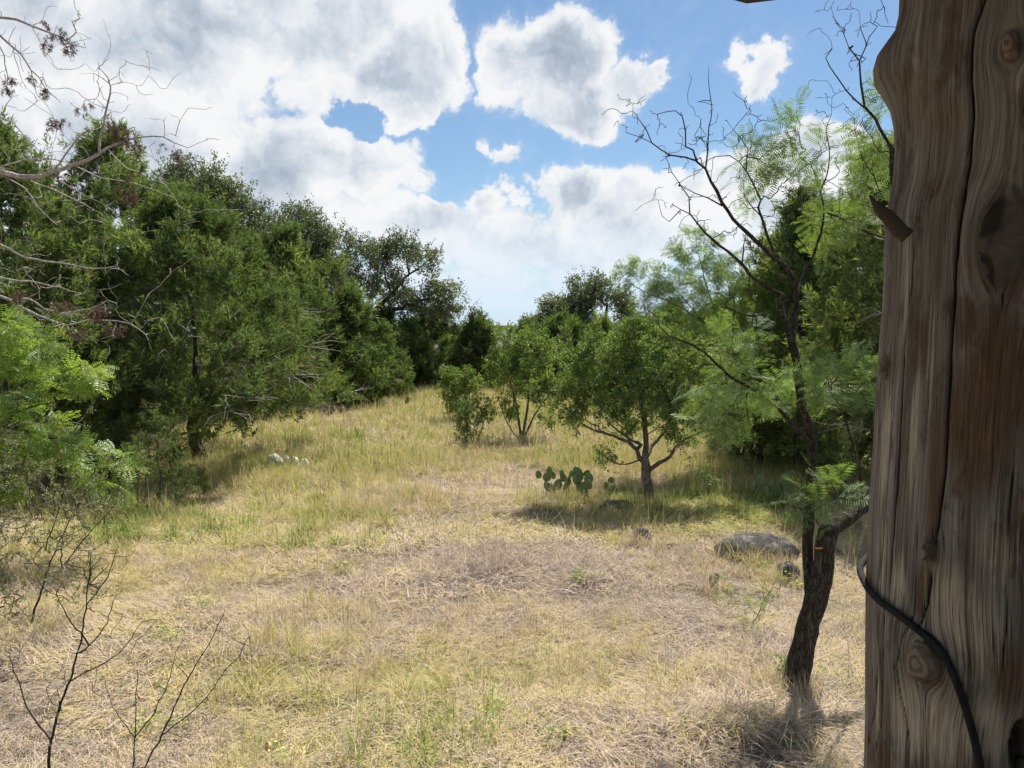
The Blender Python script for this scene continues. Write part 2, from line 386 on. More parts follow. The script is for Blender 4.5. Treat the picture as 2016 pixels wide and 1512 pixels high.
def scatter(name, obs, pts, yaw, tilt, scl, tone, label):
    n = len(pts); me = bpy.data.meshes.new(name); me.vertices.add(n); me.vertices.foreach_set('co', np.asarray(pts, dtype=np.float32).ravel())
    def put(an, ty, v, f):
        a = me.attributes.new(an, ty, 'POINT'); a.data.foreach_set(f, np.asarray(v).ravel())
    put('turn', 'FLOAT_VECTOR', np.stack([tilt[:, 0], tilt[:, 1], yaw], -1).astype(np.float32), 'vector')
    put('size', 'FLOAT', scl.astype(np.float32), 'value'); put('tone', 'FLOAT', tone.astype(np.float32), 'value')
    put('pick', 'INT', rng.integers(0, len(obs), n).astype(np.int32), 'value')
    o = link(name, me, kind='stuff', label=label)
    g = bpy.data.node_groups.new(name, 'GeometryNodeTree')
    g.interface.new_socket('Geometry', in_out='INPUT', socket_type='NodeSocketGeometry'); g.interface.new_socket('Geometry', in_out='OUTPUT', socket_type='NodeSocketGeometry')
    N = g.nodes; L = g.links; gi_ = N.new('NodeGroupInput'); go_ = N.new('NodeGroupOutput')
    join = N.new('GeometryNodeJoinGeometry')
    for ob in reversed(obs):
        oi = N.new('GeometryNodeObjectInfo'); oi.inputs['Object'].default_value = ob; oi.inputs['As Instance'].default_value = False
        ti = N.new('GeometryNodeGeometryToInstance'); L.new(oi.outputs['Geometry'], ti.inputs[0]); L.new(ti.outputs[0], join.inputs[0])
    iop = N.new('GeometryNodeInstanceOnPoints'); L.new(gi_.outputs[0], iop.inputs['Points']); L.new(join.outputs[0], iop.inputs['Instance'])
    iop.inputs['Pick Instance'].default_value = True
    def na(nm, ty):
        k = N.new('GeometryNodeInputNamedAttribute'); k.data_type = ty; k.inputs[0].default_value = nm; return k.outputs[0]
    L.new(na('pick', 'INT'), iop.inputs['Instance Index']); L.new(na('size', 'FLOAT'), iop.inputs['Scale'])
    er = N.new('FunctionNodeEulerToRotation'); L.new(na('turn', 'FLOAT_VECTOR'), er.inputs[0]); L.new(er.outputs[0], iop.inputs['Rotation'])
    L.new(iop.outputs[0], go_.inputs[0])
    md = o.modifiers.new('scatter', 'NODES'); md.node_group = g
    return o
def field(cell, ymin, ymax, seed, slope=0.71, margin=0.9):
    # jittered grid of ground positions in the visible wedge, with a margin to both sides
    r = np.random.default_rng(seed); X, Y = [], []
    for j, y0 in enumerate(np.arange(ymin, ymax, cell)):
        hw = slope * (y0 + cell) + margin; x = np.arange(-hw, hw + cell, cell) + (j % 2) * cell * .5
        X.append(x + r.normal(0, 0.11 * cell, len(x))); Y.append(y0 + r.normal(0, 0.11 * cell, len(x)))
    return np.concatenate(X), np.concatenate(Y)
def bump(x, y, px, py, rx, ry):          # a soft patch on the ground round the spot seen at a pixel
    c = G(px, py); return np.exp(-(((x - c[0]) / rx) ** 2 + ((y - c[1]) / ry) ** 2))
def greenness(x, y):
    g = 0.26 + 0.36 * np.clip((y - 7.5) / 7.0, 0, 1)
    g = g + 0.62 * (fb2(x, y, 0.55, 3, 21) - 0.5) + 0.30 * (fb2(x, y, 2.2, 2, 23) - 0.5)
    g = g + 0.46 * bump(x, y, 900, 1360, 1.4, 0.9) + 0.22 * bump(x, y, 560, 1300, .5, .5) + 0.25 * bump(x, y, 1180, 1420, .5, .4) + 0.26 * bump(x, y, 560, 1020, 1.8, 1.6) + 0.45 * bump(x, y, 1490, 1000, 0.9, 1.0)
    g = g + 0.5 * bump(x, y, 1250, 1010, 1.6, 0.5) + 0.28 * bump(x, y, 1020, 990, 0.6, 0.5) + 0.22 * bump(x, y, 420, 1130, .7, .6)
    g = g + 0.6 * bump(x, y, 240, 1040, 1.6, 0.9) + 0.25 * bump(x, y, 470, 950, 1.5, 1.5) + 0.35 * bump(x, y, 1600, 1040, .6, .5)
    g = g - 0.30 * bump(x, y, 900, 955, 1.7, 1.6) - 0.25 * bump(x, y, 1110, 1110, 1.4, 0.9) - 0.20 * bump(x, y, 130, 1420, 1.4, .9) - 0.28 * bump(x, y, 1450, 1440, .9, .5) - 0.2 * bump(x, y, 620, 1200, 1.0, .5) - 0.2 * bump(x, y, 1240, 1180, .9, .5)
    g = g - 0.22 * bump(x, y, 700, 1110, 1.6, 0.9) - 0.2 * bump(x, y, 350, 1230, 1.0, .5)
    return g
def lay(name, obs, x, y, scl, tone, label, tilt=0.25, yaw=None, seed=0):
    r = np.random.default_rng(seed + 100); n = len(x)
    pts = np.stack([x, y, H(x, y) - 0.01], -1)
    return scatter(name, obs, pts, r.uniform(0, 2 * PI, n) if yaw is None else yaw, r.normal(0, tilt, (n, 2)), scl * r.uniform(0.7, 1.3, n), np.clip(tone + r.normal(0, 0.07, n), 0.02, 0.98), label)

def patch(seed, PR, n_clump, per, L, W, lean, bend, segs, dirbias=None, clump=0.05, jit=0.05):
    # one round patch of turf, PR metres in radius, grown from clumps of blades
    r = np.random.default_rng(seed); n = n_clump * per; c = np.repeat(np.arange(n_clump), per)
    a, q = r.uniform(0, 2 * PI, n_clump), PR * np.sqrt(r.uniform(size=n_clump))
    cen = np.stack([np.cos(a) * q, np.sin(a) * q, 0 * a], -1)[c]; ls = r.uniform(0.7, 1.25, n_clump)[c]; tv = r.normal(0, 0.12, n_clump)[c]
    b = r.uniform(0, 2 * PI, n); rad = clump * np.sqrt(r.uniform(size=n))
    base = cen + np.stack([np.cos(b) * rad, np.sin(b) * rad, r.uniform(0, jit, n)], -1)
    if dirbias is None: az = np.where(clump < 0.14, b, r.uniform(0, 2 * PI, n)) + r.normal(0, 0.6, n)
    else: az = np.where(r.uniform(size=n) < 0.7, (dirbias + r.normal(0, 0.35, n_clump))[c] + r.normal(0, 0.5, n), r.uniform(0, 2 * PI, n))
    el = np.radians(np.clip(r.normal(lean[0], lean[1], n), 3, 88))
    V, F = blades(r, base, az, el, L * ls * r.uniform(0.45, 1.25, n), W * r.uniform(0.6, 1.3, n), bend * r.uniform(0.4, 1.6, n), segs)
    g = Geo(); g.add(V, F, np.repeat(r.uniform(size=n) * 0.8 + 0.1 + tv, 2 * segs + 2)); return g
forb_p = protos('weed', [forb(60 + k, 46, 0.14) for k in range(3)])
BANDS = [  # from, to, patch radius, blade width factor, blade count factor, segments
    (3.2, 8.6, 0.60, 1.0, 1.0, 2), (8.6, 15.5, 0.95, 1.8, 0.55, 2), (15.5, 37.0, 1.7, 3.2, 0.19, 1)]
def turf(name, label, seed, per_m2, per_clump, L, W, lean, bend, clump, tone_fn, keep_fn, y0=0.0, dirs=False, size_fn=None, more=0):
    X, Y, O, PK = [], [], [], []; obs = []
    for bi, (a, b, PR, wf, cf, sg) in enumerate(BANDS):
        if b <= y0: continue
        n = int(per_m2 * cf * PI * PR * PR / per_clump); k0 = len(obs)
        obs += protos(name, [patch(seed * 100 + bi * 10 + k, PR, n, per_clump, L, W * wf, lean, bend, sg + more, (0.0 if (dirs and k % 2) else None), clump * math.sqrt(wf)) for k in range(4)])
        x, y = field(1.42 * PR, max(a - 0.25 * PR, y0), b, seed * 7 + bi)
        k = rng.uniform(size=len(x)) < keep_fn(x, y); X.append(x[k]); Y.append(y[k]); PK.append(rng.integers(k0, len(obs), k.sum()))
    x, y, pk = np.concatenate(X), np.concatenate(Y), np.concatenate(PK)
    o = lay(name, obs, x, y, np.ones(len(x)) if size_fn is None else size_fn(x, y), tone_fn(greenness(x, y)), label, 0.02, seed=seed)
    o.data.attributes['pick'].data.foreach_set('value', pk.astype(np.int32))
    return o
one = lambda x, y: np.ones(len(x))
# flattened dead straw over the whole clearing
turf('matted_straw', 'flattened dead straw covering the clearing', 1, 3300, 12, 0.185, 0.0037, (14, 13), 0.32, 0.16, lambda g: np.clip(0.14 + 0.42 * g, 0.10, 0.66), one, dirs=True)
# short upright tufts, thickest where the grass is still yellow-green
turf('upright_grass', 'short upright yellow green grass tufts', 2, 950, 20, 0.23, 0.0042, (62, 16), 0.9, 0.05, lambda g: np.clip(0.22 + 0.66 * g, 0.1, 0.95), lambda x, y: np.clip((greenness(x, y) - 0.10) * 1.7, 0.08, 1), more=1, size_fn=lambda x, y: 0.72 + 0.45 * np.clip(greenness(x, y), 0, 1))
# taller grass in the sunny back of the clearing
turf('tall_grass', 'tall yellow grass in the sunny back of the clearing', 3, 620, 14, 0.36, 0.0046, (68, 13), 0.8, 0.12, lambda g: np.clip(0.36 + 0.44 * g, 0.25, 0.88), lambda x, y: np.clip((y - 9.0) / 6.0, 0, 1) * np.clip(0.4 + 1.1 * greenness(x, y), 0.15, 1), y0=8.6, more=1, size_fn=lambda x, y: np.clip(0.60 + y / 60, 0.6, 1.1))
turf('grass_stems', 'thin pale seed stems standing above the grass', 4, 26, 3, 0.46, 0.0032, (72, 12), 0.5, 0.05, lambda g: np.clip(0.20 + 0.35 * g, 0.1, 0.7), one, more=1)
# fresh green weeds: loose low clumps
wp = [(640, 1085), (1540, 1130), (1130, 1160), (590, 1090), (400, 1200), (310, 1250), (760, 1075), (1300, 1130), (1180, 1145), (960, 1390), (1000, 1440), (1150, 1470), (540, 1460), (1480, 1180), (1560, 1150), (1330, 1010), (1240, 985), (1210, 970), (1310, 985), (1570, 1330), (330, 1420), (700, 1130), (1420, 1000), (1600, 1000)]
X, Y = [], []
for (px, py) in wp:
    c = G(px, py); k = rng.integers(2, 6); X += list(c[0] + rng.normal(0, 0.12, k)); Y += list(c[1] + rng.normal(0, 0.10, k))
lay('green_weeds', forb_p, np.array(X), np.array(Y), np.full(len(X), 0.9), np.full(len(X), 0.86), 'small bright green weeds sprouting through the straw', 0.2, seed=5)
# tufts growing up against stones, cactus and trunks
TUFTS = [(1410, 1090), (1440, 1100), (1475, 1108), (1505, 1106), (1535, 1100), (1562, 1095), (1530, 1140), (1555, 1143), (1580, 1138), (1245, 1072), (1275, 1075), (1300, 1082), (1345, 1084), (1090, 990), (1115, 992), (1145, 994), (1175, 992), (1200, 1003), (1235, 1008), (1260, 1000), (1295, 1000), (1310, 995), (1360, 1024), (1395, 1024),
         (530, 911), (550, 912), (570, 913), (590, 913), (600, 1062), (625, 1063), (1550, 1372), (1575, 1376), (1590, 1362), (1545, 1355), (1490, 990), (1540, 995), (1395, 1165), (1415, 1162), (1025, 878), (1035, 880), (930, 886), (312, 1012), (330, 1015)]
X, Y = [], []
for (px, py) in TUFTS:
    c = G(px, py); X += list(c[0] + rng.normal(0, 0.07, 2)); Y += list(c[1] + rng.normal(0, 0.05, 2))
tuft_p = protos('edge', [patch(900 + k, 0.06, 3, 16, 0.20, 0.0052, (66, 15), 0.8, 3, None, 0.04) for k in range(4)])
X, Y = np.array(X), np.array(Y)
lay('edge_grass', tuft_p, X, Y, np.clip(0.8 + Y / 30, .8, 1.6), np.clip(0.25 + 0.6 * greenness(X, Y), 0.15, 0.9), 'grass tufts growing against the stones, cacti and trunks', 0.1, seed=6)
# a heap of dead straw in front of the mesquite
hr = np.random.default_rng(77); n = 46; X = HEAP[0] - 0.1 + hr.normal(0, 0.45, n); Y = HEAP[1] + hr.normal(0, 0.24, n)
heap_p = protos('heap', [patch(950 + k, 0.10, 5, 22, 0.24, 0.0046, (30, 14), 1.3, 4, None, 0.05) for k in range(4)])
lay('straw_heap', heap_p, X, Y, np.ones(n), np.clip(hr.normal(0.20, 0.08, n), 0.05, .4), 'heap of grey dead straw in front of the mesquite trunk', 0.15, seed=8)

# ------------------------------------------------------------------ plant growth
class Plant:
    # a branching skeleton: limbs drawn by hand, then twigs grown out to target points
    def __init__(s, seed, step=0.12):
        s.r = np.random.default_rng(seed); s.step = step
        s.pos = []; s.par = []; s.minr = []; s.plen = []; s.kids = None
    def _add(s, p, par, r):
        s.pos.append(np.asarray(p, float)); s.par.append(par); s.minr.append(r)
        s.plen.append(0.0 if par < 0 else s.plen[par] + float(np.linalg.norm(s.pos[-1] - s.pos[par])))
        return len(s.pos) - 1
    def limb(s, pts, r0, r1, wob=0.0):
        pts = np.asarray(pts, float); n = len(pts)
        rad = r0 + (r1 - r0) * np.linspace(0, 1, n) ** 0.8
        Pp, R = smooth_path(pts, rad, s.step)
        if wob: Pp[1:] += s.r.normal(0, wob, (len(Pp) - 1, 3))
        par = -1; k0 = 0
        if s.pos:
            A = np.array(s.pos); par = int(np.argmin(((A - Pp[0]) ** 2).sum(1)))
        for i in range(k0, len(Pp)): par = s._add(Pp[i], par, R[i])
        return s
    def grow(s, T, bf=0.25, jit=0.12, up=0.15, rmin=0.0, first=0):
        T = np.asarray(T, float)
        if not len(T): return s
        cap = len(s.pos) + len(T) * 60; A = np.zeros((cap, 3)); L = np.zeros(cap); n = len(s.pos)
        A[:n] = s.pos; L[:n] = s.plen
        d0 = np.array([((A[first:n] - t) ** 2).sum(1).min() for t in T])
        for t in T[np.argsort(d0)]:
            d = np.sqrt(((A[first:n] - t) ** 2).sum(1)); k = int(np.argmin(d + bf * L[first:n])) + first
            D = float(np.linalg.norm(t - A[k]))
            if D < 0.02: continue
            q = s.par[k]; dr = unit(A[k] - A[q]) if q >= 0 else np.array([0, 0, 1.0])
            c1 = A[k] + (0.55 * dr + 0.45 * (t - A[k]) / D) * D * 0.4 + s.r.normal(0, jit * D * 0.5, 3)
            c2 = t - ((t - A[k]) / D + np.array([0, 0, up])) * D * 0.3 + s.r.normal(0, jit * D * 0.5, 3)
            m = int(np.clip(D / s.step, 4, 55)); par = k
            for i in range(1, m + 1):
                u = i / m; p = (1 - u) ** 3 * A[k] + 3 * (1 - u) ** 2 * u * c1 + 3 * (1 - u) * u * u * c2 + u ** 3 * t
                if i < m: p = p + s.r.normal(0, jit * s.step * 0.35, 3)
                par = s._add(p, par, rmin); A[n] = p; L[n] = s.plen[-1]; n += 1
        return s
    def finish(s, tip=0.003, power=2.4, rmax=None):
        n = len(s.pos); acc = np.zeros(n); R = np.zeros(n); s.kids = [[] for _ in range(n)]
        for i in range(n - 1, -1, -1):
            R[i] = max(s.minr[i], (acc[i] ** (1 / power)) if acc[i] > 0 else tip)
            if s.par[i] >= 0: acc[s.par[i]] += max(R[i] if s.minr[i] == 0 else min(R[i], s.minr[i]), tip) ** power; s.kids[s.par[i]].append(i)
        # hand-drawn limbs keep their own radius; grown wood never gets thicker than what carries it
        for i in range(n):
            if s.minr[i] > 0: R[i] = s.minr[i]
            if s.par[i] >= 0: R[i] = min(R[i], R[s.par[i]])
        s.R = R; s.A = np.array(s.pos); s.tip = np.array([len(k) == 0 for k in s.kids])
        pr = np.array(s.par); d = np.zeros((n, 3)); ok = pr >= 0; d[ok] = s.A[ok] - s.A[pr[ok]]; d[~ok] = (0, 0, 1); s.D = unit(d)
        return s
    def wood(s, rough=0.0, thin=0.0):
        g = Geo(); start = [(0, -1)]; done = []
        n = len(s.pos)
        roots = [i for i in range(n) if s.par[i] < 0]; stack = [(i, None) for i in roots]
        while stack:
            i, p = stack.pop(); ch = [] if p is None else [p]; ch.append(i)
            while s.kids[i]:
                k = max(s.kids[i], key=lambda c: s.R[c])
                for c in s.kids[i]:
                    if c != k: stack.append((c, i))
                ch.append(k); i = k
            pts = s.A[ch]; rad = s.R[ch].copy()
            if p is not None: rad[0] = rad[1] if len(rad) > 1 else rad[0]
            rad[-1] *= 0.5
            if rad.max() < thin: continue
            sides = 10 if rad[0] > 0.06 else (7 if rad[0] > 0.02 else (5 if rad[0] > 0.008 else 3))
            if len(pts) < 2: continue
            V, F = tube(pts, rad, sides)
            if rough and rad[0] > 0.02:
                c = np.repeat(pts, sides, 0); w = (fbm(V * np.array([26, 26, 9]), 2, 3) - 0.5)[:, None]
                V = V + (V - c) * w * rough
            g.add(V, F, np.repeat(rad, sides))
        return g
    def spots(s, n, rmax, jit=0.05, tips=0.5):
        # places for leaf sprays on thin wood, with the twig's direction
        thin = np.where(s.R < rmax)[0]; tp = np.where(s.tip)[0]
        a = s.r.choice(thin, int(n * (1 - tips))) if len(thin) else np.zeros(0, int); b = s.r.choice(tp, n - len(a))
        k = np.concatenate([a, b]); return s.A[k] + s.r.normal(0, jit, (n, 3)), s.D[k]

def lobes(L, D, dz=None):
    # leafy lobes seen at pixels: (px, py, half width, half height[, depth offset, half depth])
    out = []
    for l in L:
        dd = D + (l[4] if len(l) > 4 else 0.0); c = P(l[0], l[1], dd); rx, rz = l[2] / FPX * dd, l[3] / FPX * dd
        ry = l[5] if len(l) > 5 else 0.5 * (rx + rz); out.append((c, np.array([rx, ry, rz])))
    return out
def in_lobes(r, L, n, inner=0.25):
    vol = np.array([np.prod(x[1]) ** (2 / 3) for x in L]); k = r.choice(len(L), n, p=vol / vol.sum())
    d = unit(r.normal(size=(n, 3))); q = r.uniform(inner, 1, n) ** (1 / 2.2)
    C = np.array([x[0] for x in L])[k]; Rr = np.array([x[1] for x in L])[k]
    return C + d * Rr * q[:, None]

# leaf sprays: small models of quads growing along +X, thickness along Z
def leaf_quad(c, d, s, l, w, fold=0.0, n=None):
    return [c, c + d * l * 0.45 + s * w * 0.5, c + d * l, c + d * l * 0.45 - s * w * 0.5]
def spray_juniper(seed):
    r = np.random.default_rng(seed); g = Geo()
    for b in range(8):
        t0 = r.uniform(0, 0.55); a = r.normal(0, 0.55); e = r.normal(0, 0.5)
        d = np.array([math.cos(a) * math.cos(e), math.sin(a) * math.cos(e), math.sin(e)]); o = np.array([t0, r.normal(0, .03), r.normal(0, .03)])
        L = r.uniform(0.28, 0.55)
        for k in range(6):
            q = o + d * L * (k + .3) / 6; a2 = a + r.normal(0, 0.6); e2 = e + r.normal(0, 0.6)
            dd = np.array([math.cos(a2) * math.cos(e2), math.sin(a2) * math.cos(e2), math.sin(e2)]); s = unit(np.cross(dd, r.normal(size=3)))
            ll, ww = r.uniform(0.16, 0.32), r.uniform(0.022, 0.036); g.add([q - s * ww, q + s * ww, q + dd * ll], [(0, 1, 2)], 0.15 * r.normal() + 0.25 * (k / 6))
    return g
def spray_leaves(seed, n, l, w, spread=0.5, length=1.0):
    r = np.random.default_rng(seed); g = Geo()
    for k in range(n):
        q = np.array([r.uniform(0.0, length), 0, 0]) + r.normal(0, 0.10, 3); d = unit(np.array([0.6, 0, 0]) + r.normal(0, 0.7, 3)); s = unit(np.cross(d, r.normal(size=3)))
        g.add(leaf_quad(q, d, s, l * r.uniform(.7, 1.2), w * r.uniform(.8, 1.2)), [(0, 1, 2, 3)], 0.16 * r.normal())
    return g
def frond(seed, pairs=10, pinnae=2, leaf=0.34, wid=0.042, droop=0.25):
    # a feathery compound leaf: a fork of pinnae, each a comb of narrow leaflets
    r = np.random.default_rng(seed); g = Geo()
    for p in range(pinnae):
        a = (p - (pinnae - 1) / 2) * (0.75 if pinnae == 2 else 0.5) + r.normal(0, .1); base = np.array([0.18, 0, 0]) if pinnae == 2 else np.array([0.12 + 0.12 * (p % (pinnae // 2 + 1)), 0, 0])
        pos = base.copy(); d = np.array([math.cos(a), math.sin(a), r.normal(0.05, 0.1)])
        for k in range(pairs):
            pos = pos + d * 0.85 / pairs; d = unit(d + np.array([0, 0, -droop / pairs]))
            s = unit(np.cross([0, 0, 1.0], d)); ll = leaf * (0.7 + 0.5 * math.sin(PI * (k + 1) / (pairs + 1)))
            for sg in (-1, 1):
                dd = unit(s * sg + d * 0.35 + np.array([0, 0, -0.15 + r.normal(0, .12)])); w = unit(np.cross(dd, [0, 0, 1.0]))
                g.add(leaf_quad(pos, dd, w, ll, wid), [(0, 1, 2, 3)], 0.10 * r.normal())
    return g
def arr(g): return np.concatenate(g.V), np.concatenate(g.F), np.concatenate(g.A)
def sprays(r, protos_, pos, dirs, size, tone, out=None, roll=1.0, clip=None):
    # real copies of spray models, all in one mesh
    g = out or Geo(); n = len(pos); pk = r.integers(0, len(protos_), n)
    x = unit(dirs); upv = np.array([0, 0, 1.0]) + r.normal(0, roll, (n, 3)); y = unit(np.cross(upv, x)); z = np.cross(x, y)
    M = np.stack([x, y, z], -1)
    for k, (V, F, A) in enumerate(protos_):
        i = np.where(pk == k)[0]
        if not len(i): continue
        W = np.einsum('nij,vj->nvi', M[i], V) * size[i][:, None, None] + pos[i][:, None, :]
        FF = (F[None] + (np.arange(len(i)) * len(V))[:, None, None]).reshape(-1, F.shape[1])
        g.add(W.reshape(-1, 3), FF, (A[None] + tone[i][:, None]).reshape(-1))
    return g
def clumpy(r, pos, sc, amp=0.5, base=0.5, seed=1): return base + amp * (fbm(pos * sc + 7.3, 2, seed) - 0.5) * 2 + r.normal(0, 0.06, len(pos))

J_SPR = [arr(spray_juniper(k)) for k in range(5)]
O_SPR = [arr(spray_leaves(20 + k, 11, 0.30, 0.14)) for k in range(4)]
S_SPR = [arr(spray_leaves(30 + k, 12, 0.32, 0.17)) for k in range(4)]
M_SPR = [arr(frond(40 + k)) for k in range(4)]
M_FAR = [arr(frond(50 + k, 6, 2, 0.36, 0.065)) for k in range(4)]
H_SPR = [arr(frond(60 + k, 7, 4, 0.22, 0.075, 0.35)) for k in range(4)]

JUN = leaf_mat('juniper_foliage', [(0.0, (0.14, 0.10, 0.065)), (0.14, (0.055, 0.080, 0.040)), (0.45, (0.098, 0.140, 0.056)), (0.8, (0.160, 0.205, 0.074)), (1.0, (0.25, 0.28, 0.11))], 0.42, 0.05, 0.6)
OAK = leaf_mat('oak_foliage', [(0.0, (0.050, 0.068, 0.034)), (0.5, (0.125, 0.150, 0.075)), (0.85, (0.22, 0.23, 0.12)), (1.0, (0.30, 0.25, 0.14))], 0.34, 0.16, 0.5)
PER = leaf_mat('persimmon_foliage', [(0.0, (0.040, 0.070, 0.022)), (0.5, (0.105, 0.165, 0.040)), (1.0, (0.26, 0.31, 0.09))], 0.42, 0.12, 0.5)
MES = leaf_mat('mesquite_foliage', [(0.0, (0.065, 0.110, 0.035)), (0.5, (0.155, 0.225, 0.075)), (1.0, (0.30, 0.36, 0.15))], 0.42, 0.12, 0.6)
HUI = leaf_mat('bright_foliage', [(0.0, (0.10, 0.16, 0.04)), (0.5, (0.22, 0.31, 0.075)), (1.0, (0.40, 0.46, 0.15))], 0.45, 0.10, 0.45)
DEADL = leaf_mat('withered_foliage', [(0.0, (0.040, 0.022, 0.018)), (0.5, (0.085, 0.050, 0.040)), (1.0, (0.17, 0.11, 0.08))], 0.2, 0.05, 0.6, tcol=(1, .8, .7))
GREYL = leaf_mat('grey_leaves', [(0.0, (0.10, 0.10, 0.06)), (0.5, (0.20, 0.20, 0.12)), (1.0, (0.34, 0.33, 0.20))], 0.3, 0.1, 0.5)
B_JUN = bark_mat('juniper_bark', (0.05, 0.038, 0.030), (0.21, 0.175, 0.145), 20, 0.12)
B_GREY = bark_mat('grey_twigs', (0.24, 0.205, 0.18), (0.56, 0.50, 0.45), 18, 0.3, 0.5)
B_OAK = bark_mat('oak_bark', (0.022, 0.019, 0.017), (0.115, 0.10, 0.088), 9, 0.4)
B_PER = bark_mat('persimmon_bark', (0.075, 0.055, 0.045), (0.30, 0.25, 0.21), 14, 0.35, 0.6)
B_MES = bark_mat('mesquite_bark', (0.032, 0.025, 0.020), (0.19, 0.155, 0.12), 24, 0.16, 1.0, 0.03)
B_TWIG = bark_mat('dark_twigs', (0.030, 0.022, 0.018), (0.105, 0.080, 0.065), 26, 0.3, 0.5)
DEADW = bark_mat('weathered_deadwood', (0.32, 0.27, 0.25), (0.66, 0.59, 0.55), 16, 0.25, 0.5)

def part(name, g, mat, root, smooth=False, attr='tone', stuff=False):
    if not g.n: return None
    o = link(name, g.mesh(name, mat, smooth, origin=root.location, attr=attr), root)
    if stuff: o['kind'] = 'stuff'
    return o

def base_of(p): return np.array([p[0], p[1], Hz(p) - 0.03])
# ---- junipers
def juniper(label, bx, by, h, w, seed, n_ends=150, n_spr=1400, skirt=0.08, size=0.30, lean=(0, 0), tops=3, dead=40, depth_w=None, name='juniper_tree', ragged=0.30, tone0=0.5):
    r = np.random.default_rng(seed); b = base_of((bx, by, 0)); root = thing(name, label, 'juniper', b, 'junipers round the clearing')
    pl = Plant(seed, 0.16 if h > 2 else 0.06); W = w * 0.5
    top = b + np.array([lean[0], lean[1], h * 0.96])
    stems = [top] + [b + np.array([lean[0] + r.normal(0, W * .38), lean[1] + r.normal(0, W * .38), h * r.uniform(0.70, 0.92)]) for _ in range(tops - 1)]
    r0 = 0.030 * h
    for k, tp in enumerate(stems):
        mid = b + (tp - b) * 0.45 + np.append(r.normal(0, 0.06 * h, 2), 0) * (0.5 if k == 0 else 1.0)
        pl.limb([b, b + (mid - b) * 0.45 + np.append(r.normal(0, 0.02 * h, 2), 0), mid, tp], r0 * (1 if k == 0 else 0.6), 0.008, 0.01)
    # branch ends on an uneven envelope, denser towards the outside
    m = n_ends * 3; t = r.uniform(skirt, 1, m); a = r.uniform(0, 2 * PI, m)
    prof = np.where(t < 0.32, 0.72 + 0.28 * np.sin(np.clip((t - skirt) / (0.32 - skirt), 0, 1) * PI / 2), np.clip((1 - t) / 0.68, 0, 1) ** 0.62)
    lump = 1 + ragged * (fbm(np.stack([np.cos(a) * 1.6, np.sin(a) * 1.6, t * 4.2], -1) + seed, 2, seed) - 0.5) * 3.0
    q = r.uniform(0.35, 1, m) ** 0.55
    rad = W * prof * lump * q + 0.03
    dw = 1.0 if depth_w is None else depth_w / w
    tx = b[0] + lean[0] * t + np.cos(a) * rad; ty = b[1] + lean[1] * t + np.sin(a) * rad * dw
    # side tops lift the envelope
    tz = b[2] + t * h * (1 - 0.16 * r.uniform(size=m) * (rad / W))
    Tg = np.stack([tx, ty, tz], -1)[:n_ends]
    pl.grow(Tg, 0.20, 0.16, -0.10).finish(0.0035)
    part('trunk', pl.wood(0.5, 0.0), B_JUN, root)
    n = int(n_spr * (1.5 if b[1] < 24 else 0.75)); size = size * (1.13 if b[1] < 24 else 1.42); pos, d = pl.spots(n, 0.012, 0.062 * h ** 0.5, 0.55)
    ax = np.stack([np.full(n, b[0]) + lean[0] * .5, np.full(n, b[1]), pos[:, 2] - 0.4 * h], -1)
    out_ = unit(pos - ax); dirs = 0.55 * d + 0.5 * out_ + np.array([0, 0, 0.55]) + r.normal(0, 0.45, (n, 3))
    tn = clumpy(r, pos, 1.9 / max(0.5, size / 0.3), 0.45, tone0, seed)
    brown = fbm(pos * 2.3, 2, seed + 9) > 0.74; tn = np.where(brown, 0.04, np.clip(tn, 0.12, 1))
    part('crown', sprays(r, J_SPR, pos, dirs, size * r.uniform(0.6, 1.3, n), tn, roll=2.0), JUN, root, stuff=True)
    if dead:
        g = Geo()
        for k in range(int(dead * 1.5)):      # bare dead twigs between the green
            i = r.integers(0, len(pl.A)); c = pl.A[i]
            if c[2] - b[2] > 0.62 * h: continue
            o2 = unit(c - np.array([b[0], b[1], c[2] - 0.1])); L = r.uniform(0.25, 0.75) * min(1, h / 5)
            e = c + o2 * L + r.normal(0, 0.25, 3) * L
            for f in range(r.integers(2, 6)):
                s0 = c + (e - c) * r.uniform(0, 0.6); e2 = e + r.normal(0, 0.28, 3) * L
                pts, rr = smooth_path([s0, (s0 + e2) / 2 + r.normal(0, .08, 3) * L, e2], [0.007, 0.0055, 0.003], L / 5); g.add(*tube(pts, rr * max(1.15, b[1] / 13), 3), 0.01)
        part('dead_twigs', g, B_GREY, root, stuff=True)
    return root
def J(label, px, py, h, w, seed, **kw):
    c = G(px, py); return juniper(label, c[0], c[1], h, w, seed, **kw)
def JD(label, px, D, h, w, seed, **kw): return juniper(label, (px - 1008) / FPX * D, D, h, w, seed, **kw)

JD('tall broad juniper at the left edge behind the bare dead branches', 15, 12.3, 5.5, 4.3, 101, n_ends=230, n_spr=2700, skirt=0.02, tops=4, size=0.30, dead=70)
JD('juniper standing between the left edge tree and the low-sweeping one, top level with oaks', 235, 17.0, 6.7, 4.6, 102, n_ends=190, n_spr=2300, tops=4, size=0.32, dead=70)
JD('wide juniper whose low branches sweep over the small cactus, full of grey twigs', 392, 14.9, 4.9, 5.5, 103, n_ends=260, n_spr=2900, skirt=0.19, depth_w=6.4, lean=(0, -.5), tops=4, size=0.30, dead=150, tone0=0.52)
JD('juniper with dark double trunk base at the left edge of the sunny grass', 560, 24.0, 5.4, 3.9, 104, n_ends=170, n_spr=2000, skirt=0.14, tops=4, size=0.36, dead=60)
J('cone-shaped juniper standing forward at the back left of the grass', 690, 803, 3.7, 3.0, 105, n_ends=150, n_spr=1900, skirt=0.02, tops=3, size=0.36, dead=30)
